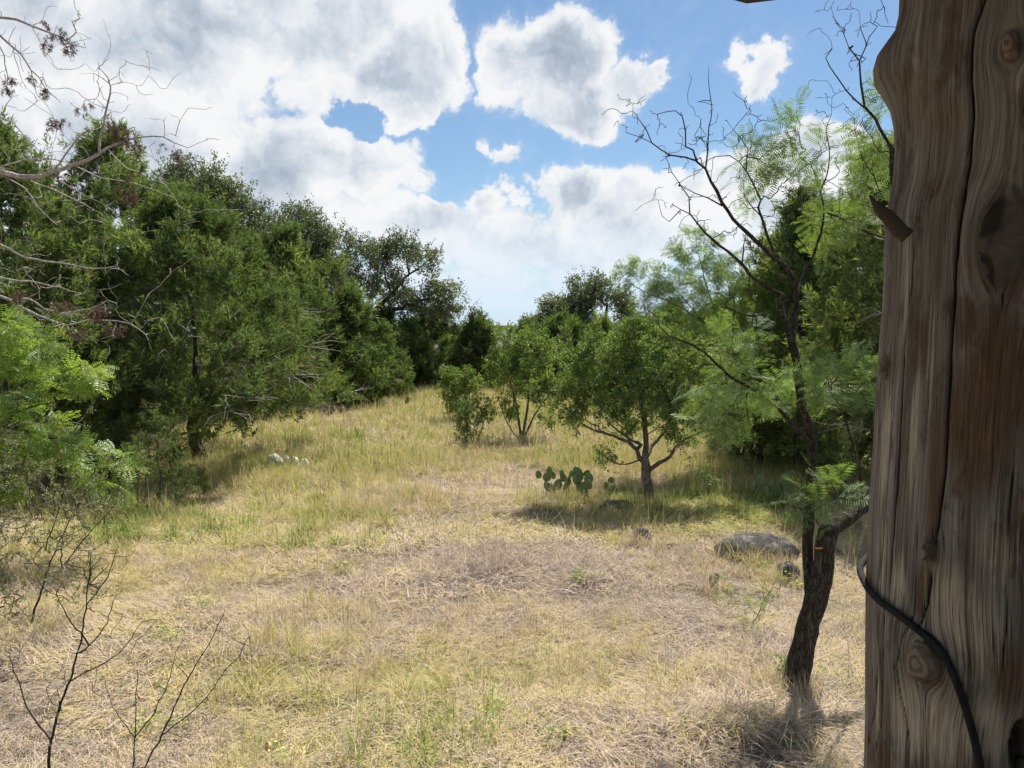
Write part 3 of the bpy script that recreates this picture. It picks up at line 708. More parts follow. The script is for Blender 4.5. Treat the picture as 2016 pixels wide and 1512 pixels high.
J('small thin juniper sapling in the shade under the wide juniper', 312, 1003, 1.30, 1.45, 106, n_ends=60, n_spr=150, skirt=0.1, tops=1, size=0.15, dead=0, ragged=0.5, tone0=0.36)
JD('slim young juniper directly left of the clearing, behind the cone-shaped one', 620, 27.0, 4.0, 2.8, 107, n_ends=110, n_spr=1200, size=0.42, dead=20)
JD('juniper filling the wall between the left edge tree and the wide one', 150, 19.0, 5.6, 4.6, 108, n_ends=150, n_spr=1300, skirt=0.0, tops=4, size=0.34, dead=40, tone0=0.42)
JD('juniper behind the wide one, foot hidden by its low branches', 330, 23.0, 5.6, 4.6, 109, n_ends=150, n_spr=1300, skirt=0.0, tops=4, size=0.36, dead=40, tone0=0.44)
JD('juniper between the wide one and the double-trunked one, touching both', 470, 23.0, 5.3, 4.2, 110, n_ends=140, n_spr=1300, skirt=0.04, tops=4, size=0.36, dead=60, tone0=0.48)
# the dark row across the back of the clearing
for k, (px, D, h, w, lab) in enumerate([
    (775, 33.0, 3.3, 3.6, 'dark juniper right under the spreading live oak'),
    (850, 34.5, 3.2, 3.6, 'dark juniper under the right tip of the spreading live oak'),
    (938, 33.0, 2.95, 2.2, 'pointed juniper with twin tops in the middle of the back row'),
    (1046, 36.0, 2.95, 2.3, 'dark juniper with a pointed top right of the horizon gap'),
    (1105, 31.0, 2.7, 3.4, 'rounded juniper behind the many-stemmed little tree'),
    (1190, 30.0, 2.7, 3.4, 'juniper below the small round oak on the back row'),
    (1310, 26.0, 3.0, 3.6, 'juniper hidden behind the dark green tree with the forked trunk'),
    (1420, 23.0, 3.1, 3.4, 'juniper on the back row at the right, behind the pale mesquite'),
    (1530, 19.0, 4.0, 3.0, 'juniper on the back row nearest the right trees')]):
    JD(lab, px, D, h, w, 120 + k, n_ends=110, n_spr=1250, skirt=0.0, tops=3, size=0.46, dead=14, tone0=0.46)
J('tiny juniper seedling at the foot of the dark back row', 785, 786, 1.7, 1.0, 140, n_ends=50, n_spr=320, skirt=0.0, tops=1, size=0.26, dead=0)
JD('tall juniper behind the mesquite fork at the right', 1585, 14.0, 4.9, 2.6, 141, n_ends=170, n_spr=1900, tops=4, size=0.31, dead=40, tone0=0.68, ragged=0.5)
JD('tallest juniper at the right edge, partly hidden by the wooden post', 1760, 11.5, 5.2, 2.7, 142, n_ends=170, n_spr=2000, tops=3, size=0.28, dead=40, tone0=0.66)

# ---- oaks
def oak(label, px, D, L, limbs, seed, n_ends=170, n_spr=2600, size=0.30, rtrunk=0.16, tone0=0.5, base_px=None, inner=0.3):
    r = np.random.default_rng(seed); x = ((base_px or px) - 1008) / FPX * D; b = base_of((x, D, 0)); root = thing('oak_tree', label, 'oak', b, 'live oaks behind the clearing')
    pl = Plant(seed, 0.22); LL = lobes(L, D)
    for k, (pts, r0, r1) in enumerate(limbs):
        q = [P(p[0], p[1], D + (p[2] if len(p) > 2 else 0)) for p in pts]
        if k == 0: q = [b] + q
        pl.limb(q, r0, r1, 0.02)
    Tg = in_lobes(r, LL, n_ends, inner)
    pl.grow(Tg, 0.22, 0.22, 0.1).finish(0.006)
    part('trunk', pl.wood(0.4), B_OAK, root)
    n_spr = int(n_spr * 1.35); pos, d = pl.spots(n_spr, 0.03, 0.16, 0.7); dirs = d + np.array([0, 0, 0.35]) + r.normal(0, 0.8, (n_spr, 3))
    part('crown', sprays(r, O_SPR, pos, dirs, size * r.uniform(0.6, 1.3, n_spr), clumpy(r, pos, 0.9, 0.45, tone0, seed), roll=2), OAK, root, stuff=True)
    return root
oak('tallest live oak on the skyline, round crown above the left junipers', 385, 25.0, [(385, 385, 70, 58), (350, 420, 45, 50), (430, 440, 50, 60), (390, 480, 70, 60), (415, 360, 40, 35)],
    [([(385, 640), (388, 520), (384, 440), (380, 380)], .15, .03), ([(386, 500), (420, 440), (440, 400)], .08, .02), ([(386, 480), (350, 430), (340, 400)], .08, .02)], 201, 190, 2900)
oak('live oak with a low sloping crown between the tallest oak and the round one', 495, 25.5, [(480, 440, 45, 45), (515, 470, 48, 50), (470, 400, 30, 25), (540, 530, 40, 60), (490, 530, 60, 50)],
    [([(490, 660), (492, 560), (490, 490), (475, 430)], .12, .03), ([(491, 540), (520, 490), (540, 450)], .07, .02)], 202, 150, 2200)
oak('round-topped live oak on the skyline left of the spreading one', 605, 28.0, [(600, 470, 55, 55), (560, 500, 45, 45), (640, 500, 38, 50), (600, 560, 70, 60), (650, 560, 35, 50), (585, 440, 40, 30)],
    [([(605, 700), (606, 610), (600, 540), (598, 470)], .14, .03), ([(604, 590), (560, 530), (545, 500)], .08, .02), ([(603, 580), (640, 530), (655, 500)], .08, .02)], 203, 190, 3000)
oak('spreading live oak with long bare leaning limbs left of the horizon gap', 745, 33.0,
    [(690, 490, 35, 35), (675, 540, 30, 45), (745, 500, 40, 32), (790, 490, 38, 24), (825, 510, 35, 22), (765, 550, 50, 22), (720, 560, 30, 30), (860, 575, 42, 24), (895, 605, 32, 22), (840, 610, 50, 22), (800, 590, 40, 20)],
    [([(738, 700), (735, 650), (734, 618)], .20, .14), ([(734, 622), (762, 612), (790, 606), (820, 594), (850, 590), (885, 600)], .13, .03), ([(734, 618), (750, 600), (770, 580), (792, 555), (806, 540), (835, 520)], .12, .03),
     ([(730, 630), (712, 600), (702, 585), (708, 565), (725, 556)], .10, .04), ([(702, 585), (690, 545), (686, 500), (692, 470)], .06, .02), ([(770, 580), (760, 545), (752, 510)], .06, .02), ([(806, 540), (800, 510), (795, 490)], .05, .02)], 204, 200, 2500, size=0.34, tone0=0.58, inner=0.1)
oak('small round live oak with crooked bare limbs right of the horizon gap', 1165, 33.0, [(1110, 605, 40, 30), (1100, 640, 40, 35), (1150, 580, 45, 26), (1175, 562, 35, 18), (1215, 590, 30, 22), (1140, 630, 50, 35), (1225, 610, 25, 18)],
    [([(1180, 720), (1178, 670), (1172, 645)], .16, .10), ([(1172, 645), (1186, 632), (1194, 622), (1196, 600), (1194, 588), (1215, 582)], .09, .03), ([(1196, 604), (1182, 590), (1165, 580), (1150, 575)], .06, .02), ([(1172, 650), (1145, 625), (1115, 605)], .08, .02), ([(1150, 632), (1125, 640), (1095, 640)], .05, .02)], 205, 150, 2000, size=0.34, inner=0.1)

# ---- persimmon-like dark green trees and shrubs
def leafy(name, label, cat, b, limbs, L, seed, D, n_ends, n_spr, size, mat=PER, bark=B_PER, spr=S_SPR, step=0.08, tone0=0.5, inner=0.25, group=None, up=0.1, rleaf=0.008, roll=2.0, pick_jit=0.05, dfix=None, tip=0.003, extra=None):
    r = np.random.default_rng(seed); root = thing(name, label, cat, b, group); pl = Plant(seed, step)
    for k, (pts, r0, r1) in enumerate(limbs):
        q = [P(p[0], p[1], D + (p[2] if len(p) > 2 else 0)) for p in pts]
        if k == 0: q[0] = b
        pl.limb(q, r0, r1, 0.004)
    if name == 'persimmon_tree':
        for ra in (0.2, 1.5, 2.9, 4.1, 5.3): pl.limb([b + np.array([0, 0, .16]), b + np.array([math.cos(ra) * .07, math.sin(ra) * .07, .05]), b + np.array([math.cos(ra) * .18, math.sin(ra) * .18, -.03])], .06, .02, 0)
    if L:
        tg = in_lobes(r, lobes(L, D), n_ends, inner); c0 = tg.mean(0); k = r.uniform(size=len(tg)) < 0.16; tg[k] = c0 + (tg[k] - c0) * r.uniform(1.05, 1.28, (k.sum(), 1)); pl.grow(tg, 0.25, 0.2, up)
    if extra is not None: pl.grow(extra, 0.3, 0.15, up)
    pl.finish(tip)
    part('trunk', pl.wood(0.35), bark, root)
    if n_spr:
        pos, d = pl.spots(n_spr, rleaf, pick_jit, 0.6); dirs = d * 0.8 + np.array([0, 0, 0.25 if dfix is None else dfix]) + r.normal(0, 0.7, (n_spr, 3))
        part('crown', sprays(r, spr, pos, dirs, size * r.uniform(0.65, 1.3, n_spr), clumpy(r, pos, 1.8, 0.42, tone0, seed), roll=roll), mat, root, stuff=True)
    return root, pl
b = base_of(G(1280, 990)); D = b[1]
leafy('persimmon_tree', 'dark green tree with forked grey trunk beside the prickly pears', 'tree', b, [
    ([(1280, 988), (1277, 959), (1272, 930), (1270, 906)], .085, .065), ([(1270, 912), (1258, 900), (1254, 886), (1240, 872, -.1), (1219, 863, -.2), (1198, 855, -.3), (1166, 846, -.4), (1140, 830, -.5)], .045, .012),
    ([(1270, 906), (1272, 866, .1), (1266, 805, .1), (1264, 752, 0), (1267, 722, 0), (1253, 690, 0)], .05, .012), ([(1277, 926), (1298, 912, -.15), (1319, 900, -.25), (1327, 884, -.3), (1350, 865, -.4), (1385, 850, -.4)], .038, .01),
    ([(1272, 900), (1287, 874, .2), (1311, 845, .3), (1338, 792, .4), (1362, 755, .4)], .035, .01), ([(1262, 876), (1238, 862, .3), (1210, 842, .5), (1180, 810, .7)], .032, .01),
    ([(1266, 800), (1240, 756, -.1), (1208, 720, -.2), (1190, 705, -.3)], .025, .008), ([(1258, 906), (1229, 914, -.3), (1205, 908, -.4), (1184, 892, -.5)], .014, .005), ([(1268, 770), (1300, 720, .2), (1320, 690, .2)], .025, .008)],
    [(1200, 690, 62, 40), (1270, 672, 70, 34), (1330, 690, 55, 36), (1140, 765, 58, 58), (1115, 800, 34, 44), (1175, 800, 50, 48), (1225, 760, 60, 60), (1300, 760, 70, 66), (1370, 750, 55, 60), (1400, 810, 55, 45), (1350, 840, 60, 38), (1240, 820, 50, 34), (1430, 850, 34, 28), (1440, 790, 34, 34), (1250, 640, 26, 14), (1160, 690, 24, 20), (1095, 760, 18, 22), (1130, 850, 30, 16), (1180, 725, 44, 40), (1195, 905, 14, 10), (1370, 900, 20, 18)],
    301, D, 400, 6000, 0.105, step=0.07, tone0=0.62)
b = base_of(G(1027, 872)); D = b[1]
leafy('small_tree', 'many-stemmed little tree with an open leafy top in the middle of the grass', 'tree', b, [
    ([(1027, 872), (1022, 835), (1015, 790), (1000, 740), (985, 705)], .035, .01), ([(1027, 872), (1034, 830), (1040, 780), (1030, 720), (1025, 690)], .038, .01), ([(1030, 868), (1050, 822), (1075, 785), (1095, 760)], .03, .008), ([(1024, 868), (1003, 840), (985, 800), (980, 770)], .018, .006)],
    [(1000, 700, 35, 35), (1045, 690, 45, 40), (1080, 720, 35, 38), (1030, 740, 55, 40), (985, 745, 28, 35), (1060, 770, 40, 25), (980, 815, 14, 20), (1015, 665, 30, 18), (1005, 800, 18, 22), (1050, 810, 18, 20), (1090, 760, 20, 20), (965, 720, 14, 20)], 302, D, 170, 2200, 0.14, tone0=0.66)
b = base_of(G(933, 878)); D = b[1]
leafy('shrub', 'low sparse shrub in front of the leafy bush, middle of the grass', 'shrub', b, [
    ([(933, 878), (925, 850), (918, 815), (925, 790)], .016, .005), ([(935, 876), (950, 840), (955, 800)], .014, .005), ([(930, 876), (912, 858), (905, 840)], .01, .004), ([(936, 878), (955, 868), (965, 862)], .01, .004)],
    [(930, 815, 30, 30), (955, 805, 16, 22), (912, 850, 14, 16), (935, 855, 18, 14)], 303, D, 80, 480, 0.13, tone0=0.55)
b = base_of(G(903, 828)); D = b[1]
leafy('shrub', 'upright leafy bush with bright green top at the back of the grass', 'shrub', b, [
    ([(903, 828), (900, 800), (893, 765), (885, 745)], .022, .007), ([(905, 828), (912, 790), (915, 760)], .02, .006), ([(905, 826), (925, 790), (945, 765), (962, 755)], .014, .005)],
    [(885, 748, 18, 16), (912, 750, 22, 20), (900, 785, 28, 26), (905, 810, 22, 14), (935, 760, 18, 12)], 304, D, 90, 900, 0.17, tone0=0.72)
# right-hand undergrowth behind the big mesquite
b = base_of(G(1680, 935)); D = b[1]
leafy('shrub', 'dense dark green bush behind the leaning mesquite trunk beside the post', 'shrub', b, [
    ([(1680, 935), (1676, 880), (1680, 800)], .03, .01), ([(1680, 930), (1650, 860), (1640, 790)], .025, .008), ([(1680, 930), (1710, 870), (1720, 800)], .025, .008)],
    [(1680, 830, 60, 60), (1720, 860, 45, 60), (1650, 790, 40, 40), (1690, 900, 50, 40), (1740, 800, 40, 60), (1700, 750, 50, 50)], 305, D, 140, 2000, 0.13, tone0=0.4)
b = base_of(G(1455, 905)); D = b[1]
leafy('shrub', 'bush behind the right side of the forked-trunk tree', 'shrub', b, [
    ([(1455, 905), (1450, 860), (1440, 790)], .03, .01), ([(1455, 905), (1480, 850), (1500, 780)], .025, .008), ([(1455, 905), (1425, 850), (1410, 800)], .025, .008)],
    [(1450, 800, 60, 50), (1500, 790, 50, 60), (1430, 850, 40, 40), (1480, 850, 45, 40), (1530, 830, 45, 50), (1480, 740, 60, 40)], 306, D, 150, 2000, 0.15, tone0=0.45)

b = base_of(G(1585, 905)); D = b[1]
leafy('shrub', 'tall dense bush filling the space behind the mesquite fork', 'shrub', b, [
    ([(1585, 905), (1582, 840), (1580, 760)], .03, .01), ([(1585, 905), (1555, 830), (1540, 760)], .025, .008), ([(1585, 905), (1620, 830), (1640, 740)], .025, .008)],
    [(1580, 800, 60, 60), (1540, 740, 50, 60), (1620, 740, 50, 60), (1590, 860, 60, 40), (1560, 690, 50, 50), (1640, 680, 50, 40), (1530, 850, 40, 40)], 307, D, 170, 2400, 0.15, tone0=0.42)

# ---- mesquites
b = base_of(G(1564, 1358)); D = b[1]
TR = [([(1564, 1358), (1577, 1291), (1591, 1225), (1606, 1181), (1620, 1125), (1626, 1075), (1632, 1046)], .088, .066),
    ([(1632, 1046), (1664, 1022, .1), (1697, 1000, .2), (1735, 965, .3), (1765, 900, .4), (1775, 760, .4), (1772, 560, .3), (1765, 420, .1), (1757, 293, 0)], .062, .024),
    ([(1600, 1195), (1594, 1148, .1), (1591, 1072, .15), (1593, 1000, .2), (1600, 930, .25), (1600, 880, .25), (1590, 830, .2), (1578, 795, .15), (1569, 720, .1), (1560, 680, .05)], .052, .032),
    ([(1560, 680, .05), (1549, 642), (1542, 615), (1545, 585), (1536, 579), (1506, 564, -.1), (1478, 542, -.1), (1461, 519, -.15), (1431, 494, -.2), (1403, 472, -.2), (1378, 447, -.2), (1358, 422, -.2), (1339, 414, -.2), (1322, 403, -.2)], .027, .003),
    ([(1560, 672, .05), (1565, 640, .1), (1569, 600, .1), (1564, 560, .1), (1558, 545, .1), (1547, 525), (1519, 503), (1492, 478), (1469, 456), (1444, 431), (1422, 400), (1411, 375), (1400, 358), (1389, 333), (1372, 317), (1364, 297), (1350, 289), (1350, 256), (1343, 230), (1328, 218), (1294, 225)], .027, .003),
    ([(1358, 422, -.2), (1356, 389, -.2), (1342, 367, -.2), (1322, 339, -.2), (1311, 311, -.2), (1309, 290, -.2)], .006, .002), ([(1339, 414, -.2), (1319, 436, -.2), (1303, 425, -.2), (1296, 394, -.2)], .005, .002), ([(1461, 519, -.15), (1464, 483), (1469, 464)], .008, .004),
    ([(1372, 317), (1350, 310), (1319, 306), (1283, 281), (1261, 271), (1233, 262), (1231, 252)], .008, .002), ([(1283, 281), (1272, 256), (1256, 233), (1246, 230)], .005, .002), ([(1422, 405), (1394, 389), (1367, 381), (1342, 364)], .008, .003),
    ([(1389, 333), (1394, 297), (1396, 250), (1401, 214), (1395, 160), (1394, 130)], .008, .002), ([(1394, 297), (1382, 270), (1380, 240)], .004, .002),
    ([(1530, 505), (1511, 464, .1), (1500, 428, .1), (1494, 408, .1), (1497, 394, .1), (1486, 367, .1), (1469, 336, .1), (1456, 319, .1), (1436, 307, .1), (1408, 308, .1), (1381, 322, .1)], .013, .003), ([(1469, 333, .1), (1472, 294), (1461, 275), (1444, 256), (1431, 239)], .006, .002), ([(1500, 428, .1), (1467, 389), (1464, 356)], .006, .002),
    ([(1567, 589, .1), (1581, 547, .2), (1600, 506, .2), (1617, 458, .2), (1622, 417, .2), (1614, 378, .2), (1603, 339, .2), (1597, 325, .2), (1575, 308, .2), (1564, 281, .2)], .015, .003), ([(1614, 378, .2), (1628, 339), (1633, 292), (1625, 253), (1636, 225), (1637, 195)], .007, .002),
    ([(1542, 612), (1523, 615, -.1), (1476, 622, -.2), (1448, 612, -.3), (1394, 596, -.4)], .010, .003),
    ([(1595, 872, .2), (1580, 856, .1), (1546, 820, -.1), (1519, 793, -.2), (1480, 765, -.3), (1441, 744, -.4), (1412, 718, -.5), (1388, 694, -.5), (1351, 673, -.6), (1319, 662, -.6), (1298, 644, -.6)], .020, .004),
    ([(1622, 417, .2), (1658, 431, .3), (1700, 453, .3), (1736, 467, .3), (1766, 480, .2)], .010, .016),
    ([(1757, 293), (1741, 267), (1721, 233), (1701, 210), (1696, 167), (1692, 120), (1704, 93), (1711, 73), (1727, 53)], .014, .003), ([(1692, 120), (1671, 93), (1659, 60), (1646, 43), (1637, 17)], .006, .002), ([(1705, 85), (1694, 57), (1692, 22)], .005, .002), ([(1701, 212), (1667, 180), (1644, 147), (1626, 113), (1637, 97), (1637, 82)], .008, .002), ([(1741, 400, .1), (1720, 350), (1697, 310), (1684, 260), (1681, 233), (1660, 215)], .006, .002), ([(1770, 400, .1), (1745, 402, .1), (1725, 360), (1715, 330)], .008, .003),
    ([(1697, 1000, .2), (1690, 920, .2), (1672, 850, .1), (1655, 800), (1640, 778)], .016, .006), ([(1600, 885, .2), (1622, 842, .1), (1650, 815, .1), (1700, 795, .1)], .008, .003)]
rr = np.random.default_rng(5)
root, pl = None, None
def twigs_along(limbs, D, n, seed, lo=0.08, hi=0.26):
    # short side twigs with spur buds
    r = np.random.default_rng(seed); out_ = []
    for _ in range(n):
        pts = limbs[r.integers(3, len(limbs))][0]; i = r.integers(0, len(pts) - 1); u = r.uniform(); a, c = pts[i], pts[i + 1]
        p = P(a[0] + (c[0] - a[0]) * u, a[1] + (c[1] - a[1]) * u, D + (a[2] if len(a) > 2 else 0)); d = unit(r.normal(size=3) + np.array([0, 0, 0.8])); out_.append(p + d * r.uniform(lo, hi))
    return np.array(out_)
r = np.random.default_rng(401)
root = thing('mesquite_tree', 'mesquite with forked dark bark trunk and bare upper branches beside the wooden post', 'mesquite', b, 'mesquites at the right')
pl = Plant(401, 0.06)
for k, (pts, r0, r1) in enumerate(TR):
    q = [P(p[0], p[1], D + (p[2] if len(p) > 2 else 0)) for p in pts]
    if k == 0: q[0] = b
    pl.limb(q, r0 * (1 if k < 2 else 0.88), r1 * (1 if k < 2 else 0.9), 0.0025)
for ra in (0.4, 1.7, 3.0, 4.4, 5.4): pl.limb([b + np.array([0, 0, .16]), b + np.array([math.cos(ra) * .07, math.sin(ra) * .07, .05]), b + np.array([math.cos(ra) * .17, math.sin(ra) * .17, -.03])], .06, .022, 0)
nb = len(pl.pos)
pl.grow(twigs_along(TR[:-2], D, 400, 402), 0.05, 0.2, 0.1)
LEAFY = [(1655, 738, 70, 36, -.2, .3), (1475, 740, 70, 40, -.3, .4), (1430, 815, 66, 42, -.4, .4), (1540, 785, 50, 24, .3, .3), (1590, 775, 70, 26, .45, .2), (1612, 955, 38, 44, .1, .25), (1555, 1005, 46, 28, .1, .25), (1390, 770, 46, 36, -.5, .3), (1460, 670, 50, 36, 0, .3)]
UPL = [(1530, 250, 48, 36, .1, .3), (1490, 305, 40, 40, .1, .3), (1632, 270, 30, 60, .1, .2), (1745, 230, 35, 80, .2, .3), (1740, 330, 35, 70, .3, .3), (1560, 350, 60, 50, .2, .3), (1450, 360, 50, 40, 0, .3), (1700, 420, 45, 60, .3, .3), (1640, 450, 50, 60, .3, .3)]
n0 = len(pl.pos)
pl.grow(np.concatenate([in_lobes(r, lobes(LEAFY, D), 120, 0.1), in_lobes(r, lobes(UPL, D), 110, 0.1)]), 0.15, 0.15, 0.05).finish(0.0022)
part('trunk', pl.wood(0.45), B_MES, root)
ids = np.arange(n0, len(pl.pos)); low = np.array([pl.A[i][2] < 2.75 for i in ids]); kk = np.concatenate([r.choice(ids[low], 290), r.choice(ids[~low], 190)])
kp = pl.A[kk]; pu = 1008 + kp[:, 0] / kp[:, 1] * FPX; pv = 648 - (kp[:, 2] - CAM_H) / kp[:, 1] * FPX
kk = kk[~((np.abs(pu - 1578) < 30) & (pv > 560) & (pv < 905) & (kp[:, 1] < D + 0.2))]      # the fork itself carries no leaves
pos = pl.A[kk] + r.normal(0, .02, (len(kk), 3)); dirs = pl.D[kk] * 0.7 + np.array([0, 0, -0.15]) + r.normal(0, 0.55, (len(kk), 3))
part('crown', sprays(r, M_SPR, pos, dirs, 0.175 * r.uniform(0.65, 1.2, len(kk)), clumpy(r, pos, 2.0, 0.35, 0.55, 4), roll=0.6), MES, root, stuff=True)
# a fresh saw cut on the trunk
cc = P(1612, 1079, D - 0.075); g = Geo()
ang_ = np.linspace(-0.9, 0.9, 12); e = np.stack([np.sin(ang_) * 0.034, -np.cos(ang_) * 0.012, ang_ * 0.002], -1)
g.add(np.concatenate([cc + e + [0, 0.006, .006], cc + e + [0, 0, .002], cc + e + [0, 0.0, -.003], cc + e + [0, .007, -.007]]), np.concatenate([np.stack([k * 12 + np.arange(11), k * 12 + np.arange(11) + 1, k * 12 + 13 + np.arange(11), k * 12 + 12 + np.arange(11)], -1) for k in range(3)]))
m_cut, t_, o_ = material('fresh_cut_wood'); principled(t_, o_, t_.ramp(t_.noise(None, 60, 3, .6), [(0.3, (0.33, 0.12, 0.02)), (0.7, (0.62, 0.30, 0.08))]), 0.8)
part('saw_cut', g, m_cut, root)['label'] = 'orange saw cut on the dark bark'

def feathery(label, b, D, limbs, L, seed, n_ends, n_spr, size, mat=MES, spr=M_FAR, bark=B_MES, name='mesquite_tree', cat='mesquite', tone0=0.6, group='mesquites at the right', tip=0.003, droop=-0.1):
    r = np.random.default_rng(seed); root = thing(name, label, cat, b, group); pl = Plant(seed, 0.09)
    for k, (pts, r0, r1) in enumerate(limbs):
        q = [P(p[0], p[1], D + (p[2] if len(p) > 2 else 0)) for p in pts]
        if k == 0: q[0] = b
        pl.limb(q, r0, r1, 0.004)
    pl.grow(in_lobes(r, lobes(L, D), n_ends, 0.1), 0.2, 0.16, 0.1).finish(tip)
    part('trunk', pl.wood(0.4), bark, root)
    pos, d = pl.spots(n_spr, 0.007, 0.04, 0.45); dirs = d * 0.6 + np.array([0, 0, droop]) + r.normal(0, 0.6, (n_spr, 3))
    part('crown', sprays(r, spr, pos, dirs, size * r.uniform(0.6, 1.25, n_spr), clumpy(r, pos, 1.6, 0.35, tone0, seed), roll=0.7), mat, root, stuff=True)
    return root
b = base_of(G(1500, 925)); D = b[1]
feathery('pale feathery mesquite rising behind the forked-trunk tree', b, D, [([(1500, 925), (1492, 850), (1470, 760), (1440, 690)], .06, .03), ([(1445, 700), (1390, 640), (1330, 600), (1260, 570), (1225, 545)], .02, .004), ([(1445, 700), (1410, 620), (1385, 540), (1370, 470)], .02, .004), ([(1440, 690), (1445, 600), (1430, 520)], .02, .004), ([(1470, 760), (1500, 680), (1500, 600)], .02, .005), ([(1392, 640), (1320, 560), (1280, 520)], .010, .003)],
    [(1370, 490, 45, 50), (1340, 560, 60, 45), (1265, 540, 48, 30), (1290, 585, 55, 30), (1400, 570, 55, 55), (1440, 550, 40, 55), (1350, 630, 70, 35), (1440, 650, 55, 50), (1500, 640, 50, 55)], 411, 190, 1250, 0.19)
b = base_of(G(1632, 918)); D = b[1]
feathery('mesquite whose curved trunk bends towards the post, behind the big mesquite', b, D, [([(1632, 918), (1632, 888), (1635, 862), (1648, 840), (1670, 813), (1686, 792), (1700, 775), (1718, 735), (1722, 700)], .105, .07), ([(1720, 695), (1692, 665), (1666, 649), (1639, 640), (1612, 633), (1594, 612)], .045, .01), ([(1722, 700), (1740, 640), (1740, 560), (1720, 470)], .05, .012), ([(1740, 560), (1700, 480), (1660, 430)], .02, .006), ([(1740, 600), (1780, 500), (1790, 400)], .03, .008), ([(1718, 692), (1690, 700), (1660, 690), (1630, 688), (1595, 690)], .018, .006)],
    [(1700, 440, 70, 60), (1640, 480, 60, 60), (1600, 560, 60, 50), (1700, 540, 60, 60), (1760, 400, 60, 80), (1650, 600, 60, 40), (1580, 430, 40, 40), (1720, 330, 45, 60)], 412, 200, 2500, 0.20, tone0=0.62)

# ---- bright green feathery tree at the left edge
b = base_of((-6.6, 8.2, 0)); D = 8.4
feathery('bright lime green feathery tree reaching in from the left edge', b, D, [([(-150, 1100), (-120, 950), (-60, 860), (0, 830)], .08, .04), ([(-90, 900), (-40, 760), (20, 700), (100, 700), (170, 720)], .03, .006), ([(-20, 835), (60, 850), (130, 870), (190, 900), (250, 950)], .02, .004), ([(-40, 760), (-20, 680), (30, 640)], .02, .005), ([(0, 830), (60, 800), (120, 790)], .015, .004), ([(-60, 860), (0, 920), (80, 930)], .02, .005)],
    [(20, 640, 36, 28), (90, 685, 44, 30), (165, 735, 38, 28), (30, 720, 44, 26), (120, 760, 30, 20), (15, 815, 44, 28), (80, 850, 48, 28), (30, 890, 44, 26), (135, 885, 40, 28), (170, 945, 36, 22), (10, 950, 36, 22), (240, 905, 20, 12), (235, 965, 22, 12), (60, 780, 30, 14)], 421, 260, 430, 0.19, HUI, H_SPR, B_MES, 'acacia_tree', 'tree', 0.6, None, 0.003, -0.2)

# ---- leafless grey tree at the left edge
D = 7.2; b = base_of((-6.5, 7.2, 0))
X0 = -6.1
def lx(pts, r0, r1): return ([P(p[0], p[1], D + (p[2] if len(p) > 2 else 0)) for p in pts], r0, r1)
DT = [([b, np.array([-6.42, 7.25, 1.2]), np.array([-6.25, 7.3, 2.4]), np.array([-6.2, 7.2, 3.6]), np.array([-6.1, 7.1, 5.2])], .13, .05),
    lx([(-300, 380), (-120, 350), (0, 339), (34, 347), (79, 347), (106, 339), (143, 325), (172, 315), (196, 302), (212, 291), (246, 278), (278, 270), (323, 270), (344, 283), (370, 291)], .035, .003),
    lx([(196, 300), (198, 265), (209, 220), (218, 172), (212, 151), (196, 135), (193, 124)], .013, .003), lx([(210, 215), (190, 195), (168, 197), (160, 215)], .006, .002), lx([(213, 160), (228, 150), (236, 140)], .004, .002), lx([(215, 165), (185, 145), (155, 145)], .005, .002), lx([(216, 168), (240, 160), (262, 165)], .005, .002),
    lx([(106, 336), (140, 290), (165, 262), (190, 255)], .010, .004), lx([(246, 278), (290, 300), (325, 338)], .006, .002), lx([(212, 292), (250, 330), (310, 350), (345, 390)], .007, .002),
    lx([(-280, 60), (-100, 30), (0, 34), (32, 38), (61, 50), (87, 61), (114, 71), (143, 87), (169, 94)], .020, .003), lx([(61, 50), (72, 70), (84, 95), (92, 112)], .005, .002), lx([(114, 71), (135, 95), (140, 122)], .005, .002), lx([(-280, 120), (-100, 40), (0, 70), (18, 87), (40, 106), (61, 138), (77, 153), (93, 177), (111, 193)], .016, .003), lx([(26, 95), (34, 130), (44, 160), (60, 182)], .006, .002), lx([(61, 138), (68, 160), (72, 185), (92, 205), (105, 225)], .005, .002), lx([(-200, 200), (-60, 60), (0, 90), (10, 127), (16, 153), (12, 180)], .009, .003),
    lx([(-200, 300), (-60, 215), (0, 230), (26, 243), (53, 272), (80, 300)], .012, .004), lx([(-300, 470), (-80, 455), (0, 482), (42, 504), (87, 514), (148, 522), (185, 530), (225, 525), (233, 515)], .018, .003), lx([(42, 504), (66, 500), (60, 480), (48, 465)], .005, .002), lx([(-300, 560), (-80, 530), (0, 546), (40, 554), (79, 557), (119, 567), (159, 578)], .016, .003), lx([(40, 554), (62, 530), (85, 520)], .005, .002),
    lx([(-300, 590), (-80, 560), (0, 583), (32, 599), (74, 620), (106, 633), (132, 640), (172, 631), (212, 631), (257, 637), (286, 657)], .020, .003), lx([(21, 592), (56, 588), (87, 607), (119, 615), (159, 612), (196, 602), (212, 591), (227, 596)], .012, .003), lx([(132, 640), (140, 660), (138, 680)], .004, .002),
    lx([(34, 347), (93, 369), (148, 393), (201, 422)], .008, .002), lx([(100, 344), (148, 374), (220, 411), (251, 438), (286, 461)], .008, .002), lx([(3, 345), (48, 371), (74, 406), (111, 443)], .008, .002), lx([(148, 327), (201, 350), (265, 361), (344, 390)], .007, .002), lx([(-60, 350), (30, 320), (90, 312), (140, 322)], .010, .004)]
r = np.random.default_rng(431); root = thing('dead_tree', 'leafless pale grey branches reaching in from the left edge', 'dead tree', b)
pl = Plant(431, 0.07)
for k, (pts, r0, r1) in enumerate(DT): pl.limb(pts, r0 * 0.9, r1 * 1.1, 0.003)
